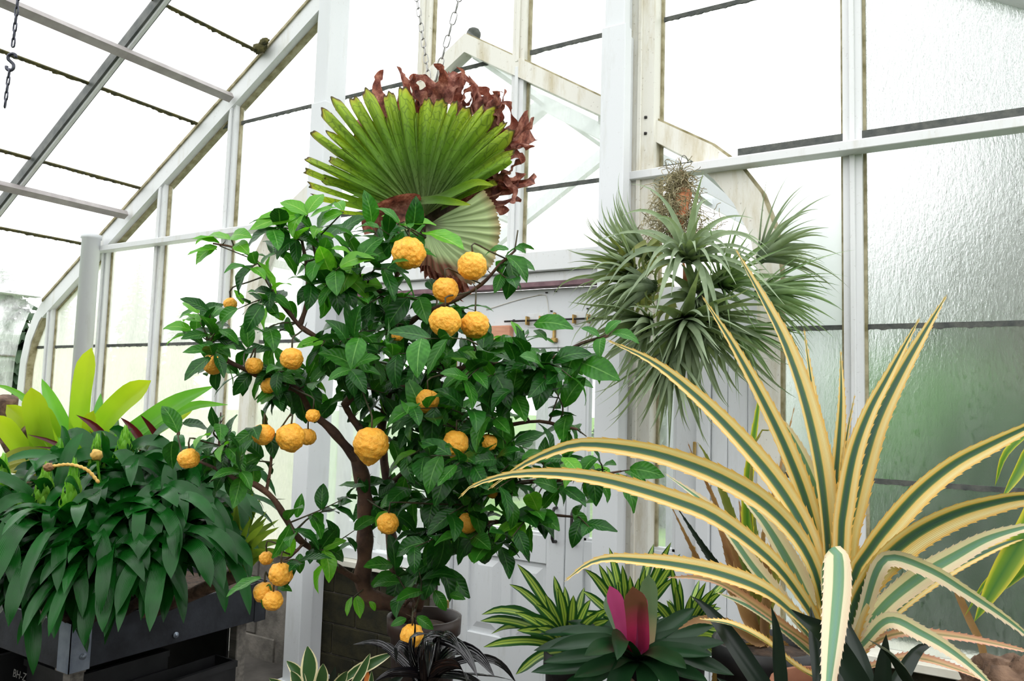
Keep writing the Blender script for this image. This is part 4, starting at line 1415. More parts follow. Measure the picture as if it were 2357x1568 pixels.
k = pxm(FD)
env = [(-80, 330 * k), (70, 330 * k)]
LB = [(-70, 250, 9), (-63.5, 300, 10), (-58, 262, 9), (-53, 318, 10), (-48, 298, 10), (-43.6, 348, 13), (-37.2, 338, 13), (-31.0, 328, 15), (-24.4, 316, 16), (-16.2, 304, 17), (-8.2, 298, 18), (1.6, 268, 22), (9.0, 280, 15), (15.6, 272, 15), (22.4, 276, 14), (28.2, 290, 13), (33.8, 300, 14), (40.2, 292, 14), (46.8, 284, 14), (53.0, 262, 12), (59, 235, 12)]
GB = [(-67, 170), (-60.5, 185), (-55.5, 225), (-50.5, 190), (-46, 215), (-40.5, 262), (-34, 205), (-27.5, 262), (-20.5, 196), (-12.2, 258), (-4, 214), (5.6, 190), (12.4, 236), (19, 196), (25.3, 244), (31, 262), (37, 214), (43.5, 246), (50, 200), (56, 190), (62, 170)]


def gapbase(th):
    best = min(GB, key=lambda q: abs(q[0] - th))
    return best[1] * k * 0.92


LBM = [(a, ln * k, w * k * 0.92) for a, ln, w in LB]
fan('antler_frond', fb, -76, 64, env, [], 'fern', 900, 24, 0.13, 0.034, 13, 0.10, lobes=LBM, base=gapbase)
# a second, lower set of narrow lobes on the left and one behind
env2 = [(-84, 190 * k), (-74, 270 * k), (-66, 300 * k), (-58, 250 * k)]
fan('antler_frond', fb + VF * 0.04 - VU * 0.02, -84, -58, env2, [(-80, 0.55, 1.5), (-74.5, 0.66, 1.2), (-69, 0.55, 1.4), (-63.5, 0.7, 1.2)], 'fern', 160, 18, 0.06, 0.01, 9, 0.0)
env3 = [(-40, 190 * k), (0, 185 * k), (40, 190 * k), (70, 190 * k)]
fan('antler_frond', fb + VF * 0.06, -45, 66, env3, [(a, 0.6 + 0.2 * ((i * 7) % 3) / 2, 1.7) for i, a in enumerate(range(-38, 66, 8))], 'fern', 300, 16, 0.09, 0.02, 11, 0.05, ph=1.3)
# withered fronds behind and on the right
envd = [(-30, 290 * k), (0, 318 * k), (20, 330 * k), (40, 350 * k), (60, 300 * k), (80, 230 * k)]
fan('withered_frond', fb + VF * 0.12, -34, 84, envd, [(a + 2 * math.sin(a), 0.62 + 0.1 * math.sin(a * 3), 4.2) for a in range(-28, 84, 10)], 'fern_dead', 300, 18, 0.05, 0.05, 21, 0.02, 0.4, 0.10, 0.0, 0.05)
DL = [(1000, 225, 10), (985, 235, -30), (1030, 230, 30), (1085, 245, 28), (1060, 235, 10), (1120, 250, 30), (1150, 280, 22), (1165, 310, 40), (1150, 340, 60), (1160, 370, 45), (1140, 390, 85), (1150, 415, 110), (1120, 400, 80), (1130, 430, 135), (1010, 215, 50), (965, 235, -50), (880, 245, -35), (840, 310, -60), (1110, 450, 150), (1165, 400, 70), (1045, 220, 0), (1100, 240, 15), (990, 215, 80), (1015, 210, -20), (1040, 215, 70), (1135, 265, 5), (1155, 300, 10), (1160, 330, 75), (1145, 370, 30), (1135, 410, 60), (1150, 430, 90), (930, 240, 10), (1070, 245, 60), (1125, 285, 45)]
for px, py, ang in DL:
    p = at(px, py, FD + 0.05 + fr_.uniform(-0.06, 0.06))
    a = math.radians(ang)
    d = VR * math.sin(a) + VU * math.cos(a) - VF * fr_.uniform(-0.3, 0.6)
    P = [p - d.normalized() * 0.05]
    L_ = fr_.uniform(0.13, 0.21)
    cu = fr_.choice((-1, 1)) * fr_.uniform(1.0, 3.2)
    axr = (VF + VU * fr_.uniform(-0.8, 0.8) + VR * fr_.uniform(-0.8, 0.8)).normalized()
    for i in range(10):
        P.append(P[-1] + d.normalized() * L_ / 10)
        d = Matrix.Rotation(cu / 10 * (0.2 + i / 5), 3, axr) @ d
    blade('withered_lobe', P, fr_.uniform(0.032, 0.056), -VF + VR * fr_.uniform(-0.9, 0.9), 'fern_dead', fern, n=26, m=6, fold=fr_.uniform(-0.9, 1.0), prof=lambda t: 0.75 + 0.35 * math.sin(t * 5) if t < 0.8 else (1 - (t - 0.8) / 0.2) ** 0.6 * 0.75 + 0.05, wave=0.45, twist=fr_.uniform(-2.5, 2.5))
# shield frond, low on the right, pleated, turning brown below
ks = [(66, 150 * k), (80, 160 * k), (100, 168 * k), (122, 176 * k), (140, 172 * k), (156, 130 * k), (175, 90 * k)]
fan('shield_frond', at(982, 520, FD - 0.05), 62, 186, ks, [], 'shield', 220, 18, 0.05, 0.004, 22, -0.02, crumple=0.012)
fan('shield_frond', at(980, 530, FD + 0.02), 100, 200, [(100, 170 * k), (150, 175 * k), (200, 80 * k)], [(a, 0.88, 3) for a in range(104, 200, 9)], 'fern_dead', 120, 14, 0.03, 0.02, 30, 0.0, crumple=0.04)
# rolled rim of an old shield at the left, brown inside, and the root ball
rim = [at(x, y, FD - 0.06 + dd) for x, y, dd in ((868, 535, 0.0), (868, 505, -0.02), (890, 482, -0.05), (930, 468, -0.05), (968, 472, -0.02))]
blade('shield_rim', rim, 0.095, -VF - VU * 0.6, 'fern_dead', fern, n=16, m=4, fold=0.8, prof=w_blunt)
rim2 = [at(x, y, FD - 0.09 + dd) for x, y, dd in ((860, 540, 0), (880, 545, -0.01), (920, 535, -0.02), (955, 515, 0.0), (975, 490, 0.03))]
blade('shield_rim', rim2, 0.06, -VF + VU, 'shield', fern, n=14, m=4, fold=0.4, prof=w_blunt)
lump('root_ball', at(990, 520, FD + 0.13), (0.13, 0.10, 0.15), 'soil', fern, 0.25, 4, 4, 3)
# thin green lobes that cross the shield
blade('antler_frond', trace([(965, 462), (1010, 458), (1060, 435), (1100, 420), (1140, 428)], FD - 0.08, FD - 0.18), 0.03, -VF, 'fern', fern, n=14, fold=0.4)
blade('antler_frond', trace([(950, 466), (1000, 460), (1050, 466), (1085, 472)], FD - 0.09, FD - 0.2), 0.026, -VF, 'fern', fern, n=14, fold=0.4)
blade('antler_frond', trace([(900, 478), (865, 460), (835, 438), (808, 426)], FD - 0.02, FD), 0.035, -VF, 'shield', fern, n=14, fold=0.4)


def chain(name, a, b, wire, lw, ll, mat, label, root=None):
    """chain of oval links, every second one turned by a quarter"""
    a, b = Vector(a), Vector(b)
    ch = root or empty(name, b, label, 'chain')
    d = (b - a).normalized()
    step = ll - 2 * wire
    e1 = d.cross(VF).normalized()
    e2 = d.cross(e1)
    V, F = [], []
    Q = []
    for i in range(20):
        t = 2 * math.pi * i / 20
        Q.append(Vector((math.cos(t) * (lw / 2 - wire / 2), 0, 0)) + Vector((0, math.sin(t) * (lw / 2 - wire / 2) + math.copysign((ll - lw) / 2, math.sin(t)) * min(1, abs(math.sin(t)) * 3), 0)))
    Q.append(Q[0].copy())
    tubevf(Q, wire / 2, 6, V, F, cap=False)
    me = mesh('link', V, F, mat)
    n = int((b - a).length / step)
    for i in range(n):
        p = a + d * step * (i + 0.5)
        x, z = (e1, e2) if i % 2 else (e2, e1 * -1)
        x = (x + (e2 if i % 2 else e1) * 0.35).normalized()
        z = x.cross(d)
        obj('link', me, ch, Matrix(((x.x, d.x, z.x, p.x), (x.y, d.y, z.y, p.y), (x.z, d.z, z.z, p.z), (0, 0, 0, 1))))
    return ch


# overhead pipe the chains hang from (above the frame)
ZP = 4.35
t1 = at(960, 0, 2.95)
t2 = at(1056, 0, 2.72)
b1, b2 = at(990, 200, 2.84), at(1000, 195, 2.78)


def upto(a, b, z):
    return b + (a - b) * ((z - b.z) / (a.z - b.z))


u1, u2 = upto(t1, b1, ZP), upto(t2, b2, ZP)
chain('chain', u1, b1, 0.0036, 0.022, 0.042, 'chain', 'thin steel chain holding up the staghorn fern at its left')
chain('chain', u2, b2, 0.0040, 0.026, 0.048, 'chain', 'slanting steel chain holding up the staghorn fern at its right')
# chain with an S-hook at top left
l1, l2 = at(42, -10, 1.95), at(28, 124, 1.95)
ch = chain('chain', upto(l1, l2, ZP), l2, 0.0042, 0.014, 0.028, 'chain_dark', 'dark chain with an S-hook hanging at the upper left corner')
hk_ = [at(x, y, 1.95) for x, y in ((30, 122), (36, 132), (33, 142), (24, 144), (18, 150), (22, 156), (28, 152), (30, 146), (26, 140), (16, 138), (15, 130), (20, 124))]
hk_ = [at(x, y, 1.95) for x, y in ((37, 133), (35, 126), (28, 124), (20, 128), (19, 136), (25, 142), (31, 149), (30, 158), (23, 162), (16, 159), (15, 152))]
tube('s_hook', hk_, 0.0042, 'chain_dark', ch, 8, n=40)
chain('chain', at(22, 160, 1.95), at(11, 247, 1.95), 0.0040, 0.013, 0.027, 'chain_dark', '', ch)
mid = (u1 + u2) / 2
trim = empty('trim_1', (-2, 1.5, ZP), kind='structure')
pipe = tube('overhead_pipe', [(-5.2, (l1.y + 0.0), ZP + 0.02), (0.4, l1.y, ZP + 0.02)], 0.02, 'paint_grey', trim, 12)
tube('overhead_pipe', [(-4.4, u2.y, ZP + 0.02), (-0.4, u2.y, ZP + 0.02)], 0.02, 'paint_grey', trim, 12)
tube('overhead_pipe', [(-4.4, u1.y, ZP + 0.02), (-0.4, u1.y, ZP + 0.02)], 0.02, 'paint_grey', trim, 12)

# ================================================================== hanging air plants
AD = 3.62
ab = aty(1565, 400, YW - 0.20)
air = empty('air_plant_clump', ab, 'hanging clump of silver-green air plants below a tuft of grey moss', 'air plant')
ar = random.Random(11)
toC = -VF


def ros(name, px, py, d, axis, n, L, W, mat, **kw):
    c = at(px, py, d)
    sub = empty(name, c, parent=air)
    rosette(sub, c, axis, n, L, W, mat, rnd=ar, **kw)
    return sub


ros('rosette', 1582, 605, 3.40, VU * 1.0 + toC * 0.65, 40, 0.50, 0.054, 'till', a0=8, a1=120, droop=2.4, curl=1.2, prof=w_taper, fold=0.55, seg=14, inner=0.55)
ros('rosette', 1578, 735, 3.34, toC * 0.8 - VU * 0.75, 46, 0.52, 0.058, 'till', a0=20, a1=125, droop=0.8, curl=1.6, prof=w_taper, fold=0.55, seg=14, inner=0.7)
ros('rosette', 1660, 660, 3.46, VU * 0.5 + toC * 0.8 + VR * 0.4, 44, 0.34, 0.034, 'till_fine', a0=8, a1=110, droop=0.9, curl=0.8, prof=w_taper, fold=0.45, seg=12)
ros('rosette', 1745, 600, 3.55, VR * 0.8 + VU * 0.6 + toC * 0.2, 40, 0.42, 0.044, 'till', a0=8, a1=80, droop=1.1, curl=0.2, prof=w_taper, fold=0.5, seg=13)
ros('rosette', 1735, 680, 3.5, VR * 1.0 + toC * 0.35, 48, 0.44, 0.040, 'till_fine', a0=8, a1=85, droop=0.9, curl=0.2, prof=w_taper, fold=0.45, seg=12)
ros('rosette', 1690, 760, 3.45, VR * 0.7 - VU * 0.6 + toC * 0.5, 36, 0.34, 0.036, 'till_fine', a0=12, a1=95, droop=0.7, curl=0.6, prof=w_taper, fold=0.45, seg=12)
ros('rosette', 1510, 660, 3.50, -VR * 1.0 + VU * 0.0 + toC * 0.3, 36, 0.48, 0.056, 'till', a0=8, a1=62, droop=0.7, curl=-2.2, prof=w_taper, fold=0.6, seg=14, inner=0.75)
ros('rosette', 1500, 590, 3.56, -VR * 0.9 + VU * 0.5, 22, 0.40, 0.046, 'till', a0=10, a1=55, droop=-1.2, curl=1.8, prof=w_taper, fold=0.6, seg=14, inner=0.75)
ros('rosette', 1545, 800, 3.40, -VU * 1.0 - VR * 0.2 + toC * 0.35, 30, 0.46, 0.054, 'till', a0=10, a1=85, droop=0.4, curl=1.6, prof=w_taper, fold=0.55, seg=14, inner=0.85)
ros('rosette', 1600, 680, 3.46, toC, 30, 0.30, 0.05, 'till', a0=20, a1=100, droop=0.7, curl=0.6, prof=w_taper, fold=0.5, seg=12)
ros('rosette', 1635, 735, 3.40, toC + VR * 0.4 - VU * 0.2, 34, 0.34, 0.046, 'till', a0=15, a1=110, droop=0.8, curl=1.0, prof=w_taper, fold=0.5, seg=12)
ros('rosette', 1500, 740, 3.44, -VR * 0.8 + toC * 0.6 - VU * 0.35, 32, 0.38, 0.050, 'till', a0=10, a1=90, droop=0.7, curl=1.0, prof=w_taper, fold=0.5, seg=12)
ros('rosette', 1460, 620, 3.50, -VR * 0.8 + toC * 0.5 + VU * 0.2, 26, 0.34, 0.050, ['till_y', 'till'], a0=10, a1=80, droop=0.6, curl=1.4, prof=w_taper, fold=0.55, seg=12)
# stout recurved yellow-green leaves on the old stem
old = empty('rosette', at(1540, 600, 3.6), parent=air)
for i in range(34):
    px, py = ar.uniform(1470, 1560), 545 + i * 5.2
    p = at(px, py, 3.56 + ar.uniform(-0.06, 0.06))
    d = -VR * ar.uniform(0.5, 1.1) + toC * ar.uniform(-0.1, 0.8) - VU * ar.uniform(-0.1, 0.35)
    P = [p]
    for j in range(9):
        P.append(P[-1] + d.normalized() * 0.022)
        d = Matrix.Rotation(-0.14 - 0.05 * j, 3, VF) @ d
    blade('leaf', P, 0.034, VU + toC, 'till_y', old, n=14, m=4, fold=0.6, prof=w_taper)
# stem, moss
stem = catmull([ab + Vector((0, 0.0, 0.01)), at(1570, 450, 3.75), at(1568, 500, 3.68), at(1560, 560, 3.6), at(1575, 640, 3.55), at(1585, 720, 3.5)], 30)
stem = [q + Vector((noise.noise(q * 16), noise.noise(q * 16 + Vector((3, 0, 0))), 0)) * 0.02 for q in stem]
V, F = tubevf(stem, lambda t: 0.010 + 0.028 * math.sin(min(1, t * 1.5) * 3.1416) + 0.006 * math.sin(t * 40), 10)
obj('stem', mesh('stem', V, F, 'orange_bark'), air)
V, F = tubevf(catmull([ab + Vector((0, 0, 0.02)), ab + Vector((0, 0.03, 0.10)), ab + Vector((0, 0.10, 0.115)), ab + Vector((0, 0.15, 0.06))], 12), 0.0018, 6)
obj('hanging_wire', mesh('hanging_wire', V, F, 'iron'), air)
V, F = [], []
for i in range(900):
    s = ar.random() ** 0.9
    w = 18 + 62 * s ** 1.5
    px = 1560 + ar.gauss(0, 0.5) * w
    py = 392 + s * 150
    p = at(px, py, 3.80 - 0.16 * s + ar.uniform(-0.06, 0.05))
    P = [p]
    d = Vector((ar.uniform(-1, 1), ar.uniform(-1, 1), ar.uniform(-1.2, 0.5))).normalized()
    for j in range(7):
        P.append(P[-1] + d * ar.uniform(0.010, 0.022))
        d = (d + Vector((ar.uniform(-1, 1), ar.uniform(-1, 1), ar.uniform(-1.1, 0.8))) * 0.7).normalized()
    tubevf(catmull(P, 10), 0.0019, 3, V, F, cap=False)
ms_ = obj('spanish_moss', mesh('spanish_moss', V, F, 'moss_grey'), air)
ms_['kind'] = 'stuff'
ms_['label'] = 'tangle of grey Spanish moss'

# ================================================================== bench and pots below the frame
bx0, bx1, by0, by1, bz = -1.95, 0.95, 0.75, 2.35, 0.57
bench = empty('plant_bench', (-0.5, 1.5, ZF), 'low grey wooden bench under the potted plants', 'bench')
nb = 9
for i in range(nb):
    w = (by1 - by0) / nb
    box('bench_board', bx0, bx1, by0 + i * w + 0.004, by0 + (i + 1) * w - 0.004, bz - 0.03, bz, 'bench', bench)
for x in (bx0 + 0.08, bx1 - 0.08):
    for y in (by0 + 0.08, by1 - 0.08):
        box('leg', x - 0.04, x + 0.04, y - 0.04, y + 0.04, ZF, bz - 0.031, 'bench', bench)


def potted(name, c, r, z0, mat, label, soil='soil', cat='pot'):
    """tapering pot with rim and soil; c = centre of the soil surface"""
    p = empty(name, (c[0], c[1], z0), label, cat)
    h = c[2] - z0
    lathe('pot_body', [(0.0, 0.0), (r * 0.72, 0.0), (r * 0.93, h - 0.04), (r * 1.02, h - 0.04), (r * 1.02, h + 0.012), (r * 0.94, h + 0.012), (r * 0.9, h - 0.02)], mat, p, (c[0], c[1], z0))
    lathe('potting_soil', [(r * 0.91, h - 0.015), (r * 0.5, h - 0.004), (0.0, h)], soil, p, (c[0], c[1], z0))
    return p


# ================================================================== variegated pineapple
PD = 1.50
pb = at(1925, 1560, PD)
pine = empty('variegated_pineapple', pb, 'large pineapple plant with spiny cream and green striped leaves at right', 'pineapple plant')
potted('pineapple_pot', (pb.x, pb.y, pb.z - 0.03), 0.12, bz, 'terracotta', 'terracotta pot under the large striped pineapple plant')


def w_pine(t):
    return 0.62 + 0.9 * t if t < 0.42 else max(0.0, 1 - ((t - 0.42) / 0.58) ** 1.7) + 0.012


def pleaf(pts, wpx, off, mat='pine', fold=0.45, hint=None, d0=PD, teeth=0.0036, base=True, n=34):
    p = ([(1925 + (pts[0][0] - 1925) * 0.35, 1530)] + pts) if base else pts
    P = trace(p, d0, d0 + off)
    return blade('leaf', P, wpx * pxm(PD) * 1.28, hint or (ZUP + toC * 0.8), mat, pine, n=n, m=8, fold=fold, prof=w_pine, teeth=teeth)


pleaf([(1908, 1330), (1900, 1200), (1882, 1060), (1850, 920), (1805, 790), (1750, 680), (1690, 570)], 52, 0.10, hint=toC + VR * 0.5)
pleaf([(1898, 1330), (1860, 1170), (1812, 1040), (1755, 920), (1690, 800), (1650, 735), (1615, 680)], 36, 0.12, hint=toC + VU * 0.6)
pleaf([(1895, 1390), (1865, 1250), (1795, 1125), (1700, 1010), (1600, 910), (1500, 832), (1395, 782)], 40, 0.06)
pleaf([(1888, 1360), (1845, 1255), (1765, 1165), (1660, 1100), (1554, 1058), (1469, 1036), (1366, 1023), (1298, 1030), (1204, 1070), (1122, 1128)], 38, -0.12)
pleaf([(1880, 1440), (1845, 1380), (1787, 1304), (1710, 1237), (1633, 1185), (1554, 1153), (1469, 1126), (1383, 1104), (1298, 1092), (1213, 1090), (1149, 1098), (1085, 1120), (1055, 1148)], 34, -0.16)
pleaf([(1875, 1470), (1837, 1425), (1761, 1362), (1659, 1322), (1557, 1300), (1470, 1290), (1400, 1286), (1350, 1300), (1298, 1340)], 32, -0.22)
pleaf([(1880, 1560), (1822, 1530), (1761, 1480), (1685, 1440), (1608, 1425)], 28, -0.2)
pleaf([(1875, 1480), (1843, 1440), (1792, 1375), (1736, 1310), (1685, 1238), (1633, 1168), (1530, 1090)], 32, 0.10, 'pine_pale')
pleaf([(1884, 1431), (1853, 1370), (1812, 1290), (1761, 1205), (1715, 1150), (1680, 1110)], 42, 0.16, 'pine_pale')
pleaf([(1919, 1250), (1922, 1125), (1930, 1023), (1936, 921), (1935, 804)], 30, 0.12, hint=toC)
pleaf([(1910, 1250), (1900, 1074), (1883, 972), (1866, 870), (1850, 755)], 22, 0.16, hint=toC)
pleaf([(1905, 1300), (1890, 1180), (1862, 1090), (1822, 1005), (1790, 960), (1772, 930)], 40, 0.14, 'pine_pale', hint=toC + VU)
pleaf([(1948, 1258), (1962, 1176), (1986, 1074), (2018, 972), (2068, 870), (2126, 768), (2180, 678)], 44, 0.10, hint=toC - VR * 0.3)
pleaf([(1936, 1250), (1942, 1176), (1965, 1048), (2000, 950), (2042, 870), (2085, 790), (2118, 730)], 34, 0.04, hint=toC - VR * 0.3)
pleaf([(1932, 1200), (1937, 1100), (1950, 998), (1968, 906)], 15, 0.1, hint=toC)
pleaf([(1962, 1340), (2001, 1268), (2052, 1202), (2118, 1130), (2195, 1069), (2271, 1028), (2357, 987), (2440, 950), (2500, 945)], 42, -0.05)
pleaf([(1965, 1400), (2006, 1324), (2057, 1268), (2118, 1222), (2195, 1184), (2271, 1161), (2357, 1145), (2450, 1150), (2530, 1190)], 52, -0.16)
pleaf([(1970, 1480), (1991, 1452), (2042, 1390), (2118, 1329), (2195, 1283), (2271, 1242), (2357, 1215), (2440, 1200)], 38, -0.10, 'pine_pale')
pleaf([(1975, 1510), (2001, 1477), (2067, 1401), (2169, 1324), (2271, 1270), (2357, 1237), (2430, 1225)], 27, 0.05)
pleaf([(1985, 1420), (2020, 1310), (2057, 1283), (2144, 1314), (2220, 1360), (2297, 1411), (2357, 1457), (2420, 1520)], 28, -0.18, 'pine_pale')
pleaf([(1900, 1400), (1895, 1300), (1912, 1262), (1930, 1275), (1932, 1340), (1924, 1431), (1914, 1520), (1905, 1600), (1895, 1680)], 46, -0.34, 'pine_pale', fold=0.3, hint=toC + VU, base=False)
pleaf([(1990, 1480), (2047, 1428), (2118, 1457), (2195, 1503), (2271, 1568), (2310, 1620)], 27, -0.2, 'pine_pale')
pleaf([(1980, 1500), (2067, 1459), (2200, 1466), (2357, 1498), (2420, 1520)], 15, -0.12, 'pine_pink')
pleaf([(1985, 1540), (2093, 1515), (2200, 1540), (2320, 1590)], 18, -0.16, 'pine_pink')
pleaf([(1870, 1490), (1800, 1440), (1730, 1390), (1660, 1345), (1600, 1330), (1535, 1330)], 20, -0.1, 'pine_pink')
pleaf([(1860, 1500), (1790, 1440), (1720, 1395), (1650, 1365)], 26, 0.02, 'pine_pale')
pleaf([(1905, 1470), (1870, 1330), (1835, 1200), (1800, 1100)], 30, 0.2, 'pine_pale')
for i in range(10):       # short inner leaves that fill the heart
    a = ar.uniform(-50, 50)
    pleaf([(1925 + a * 0.5, 1440), (1925 + a * 1.1, 1330), (1925 + a * 1.8, 1230 + abs(a))], 30, ar.uniform(-0.02, 0.2), 'pine' if i % 2 else 'pine_pale', hint=toC)
V, F = tubevf(catmull([pb - ZUP * 0.06, pb + ZUP * 0.05, at(1925, 1440, PD)], 6), 0.035, 10)
obj('stem', mesh('stem', V, F, 'dry'), pine)

# ---- dry older pineapple behind it
qd = 1.85
qb = at(1760, 1470, qd)
oldp = empty('withered_pineapple', qb, 'smaller half-withered pineapple plant behind the large striped one', 'pineapple plant')
potted('old_pot', (qb.x, qb.y, qb.z - 0.02), 0.12, bz, 'blackpot', 'black pot of the half-withered pineapple plant')
for pts, w, mt in [([(1745, 1400), (1700, 1250), (1660, 1130), (1625, 1050), (1605, 1018)], 26, 'dry_green'), ([(1740, 1400), (1690, 1270), (1640, 1140), (1600, 1060), (1582, 1015)], 12, 'dry'), ([(1745, 1380), (1725, 1260), (1720, 1160), (1728, 1060), (1745, 940), (1752, 870)], 26, 'ygreen'),
                   ([(1750, 1380), (1740, 1250), (1725, 1150), (1735, 1020), (1765, 985), (1790, 1010), (1800, 1050)], 14, 'dry_green'), ([(1740, 1400), (1715, 1280), (1706, 1190), (1700, 1150)], 30, 'dry'), ([(1735, 1420), (1690, 1300), (1650, 1200), (1640, 1130)], 26, 'dry'), ([(1765, 1380), (1775, 1260), (1770, 1180), (1772, 1150)], 18, 'dry'), ([(1745, 1420), (1700, 1330), (1670, 1240), (1655, 1190)], 34, 'dry'), ([(1730, 1430), (1680, 1340), (1640, 1290), (1560, 1170)], 20, 'nightleaf'),
                   ([(1735, 1440), (1700, 1390), (1660, 1330), (1620, 1310), (1545, 1165)], 14, 'dry'), ([(1750, 1360), (1758, 1220), (1790, 1100), (1830, 930)], 9, 'dry'), ([(1770, 1400), (1790, 1300), (1800, 1220), (1830, 1130)], 22, 'dry_green'), ([(1740, 1400), (1735, 1320), (1728, 1240), (1716, 1180)], 40, 'dry'), ([(1755, 1430), (1760, 1340), (1752, 1250), (1760, 1190)], 34, 'dry'), ([(1725, 1440), (1700, 1400), (1690, 1350), (1688, 1290)], 36, 'dry'),
                   ([(1750, 1480), (1700, 1500), (1660, 1540), (1640, 1600)], 40, 'dry'), ([(1770, 1480), (1800, 1500), (1830, 1560)], 40, 'dry'), ([(1740, 1480), (1670, 1440), (1610, 1430), (1560, 1450)], 30, 'dry')]:
    P = trace([(1760, 1470)] + pts, qd, qd + ar.uniform(-0.12, 0.14))
    blade('leaf', P, w * pxm(qd), toC + ZUP * 0.5, mt, oldp, n=18, m=4, fold=0.5, prof=w_pine, teeth=0.003, twist=ar.uniform(-0.8, 0.8))

# ---- near-black leaves at the foot of the pineapple
kb = at(1920, 1690, 1.28)
dk = empty('dark_bromeliad', kb, 'near-black green bromeliad with broad glossy leaves in front of the striped pineapple', 'bromeliad')
potted('low_pot', (kb.x, kb.y, kb.z - 0.01), 0.085, bz, 'blackpot', 'black pot below the near-black bromeliad, nearest the camera')
for pts, w, o in [([(1800, 1640), (1740, 1560), (1680, 1470), (1630, 1405), (1590, 1372)], 48, 0.12), ([(1810, 1640), (1790, 1540), (1785, 1460), (1775, 1395)], 44, 0.02), ([(1990, 1620), (1945, 1520), (1890, 1450), (1850, 1425), (1820, 1402)], 52, 0.06), ([(2120, 1640), (2090, 1550), (2050, 1500), (1990, 1468)], 58, -0.1),
                  ([(2000, 1640), (1985, 1540), (1960, 1470), (1938, 1410)], 40, 0.1), ([(1890, 1640), (1885, 1560), (1875, 1480), (1866, 1395)], 34, 0.12), ([(2040, 1640), (2060, 1580), (2110, 1500), (2152, 1482)], 40, 0.14), ([(1940, 1640), (1945, 1500), (1920, 1420), (1885, 1340)], 44, 0.2), ([(1760, 1640), (1700, 1600), (1650, 1560)], 46, 0.0), ([(2030, 1660), (2035, 1580), (2040, 1500), (2040, 1460)], 44, -0.05)]:
    P = trace([(1920, 1690)] + pts, 1.28, 1.28 + o)
    blade('leaf', P, w * pxm(1.28), toC + ZUP * 0.6, 'nightleaf', dk, n=16, m=4, fold=0.35, prof=w_strap)

# ---- yellow-green bromeliad at the right edge
eb = at(2520, 1120, 1.55)
rgt = empty('yellow_green_bromeliad', eb, 'yellow-green bromeliad whose long leaves hang in at the right edge', 'bromeliad')
for pts, w, o in [([(2430, 1110), (2360, 1230), (2300, 1330), (2242, 1432)], 52, -0.02), ([(2440, 1050), (2380, 1030), (2340, 1090), (2305, 1150)], 34, -0.1), ([(2430, 1130), (2400, 1260), (2340, 1330), (2305, 1362)], 30, 0.05), ([(2450, 1110), (2380, 1270), (2280, 1330), (2220, 1420)], 14, 0.06), ([(2460, 1020), (2400, 980), (2320, 1040), (2290, 1120)], 22, 0.1), ([(2520, 1000), (2600, 900), (2700, 1000)], 50, 0.1), ([(2560, 1180), (2660, 1260), (2760, 1400)], 50, 0.0), ([(2500, 1180), (2490, 1300), (2440, 1420)], 50, 0.0)]:
    blade('leaf', trace([(2520, 1120)] + pts, 1.55, 1.55 + o), w * pxm(1.55), toC + ZUP * 0.5, 'ygreen', rgt, n=16, m=4, fold=0.35, prof=w_strap)
V, F = tubevf(catmull([Vector((eb.x, eb.y, bz)), eb + ZUP * 0.02], 4), 0.03, 10)
obj('stem', mesh('stem', V, F, 'bark'), rgt)
rl = blade('withered_strap', trace([(2150, 1318), (2190, 1330), (2208, 1375), (2232, 1430), (2262, 1500), (2270, 1620)], 1.75, 1.72), 0.016, toC, 'dry', None, n=16, m=2, fold=0.3, prof=w_blunt)
tag(rl, 'thin brown withered leaf bending down beside the green pane', 'leaf')
bk = lump('bark_clump', at(2340, 1610, 1.45), (0.09, 0.08, 0.075), 'bark', None, 0.35, 4, 4, 8)
tag(bk, 'rough brown clump of bark in the lower right corner', 'bark')

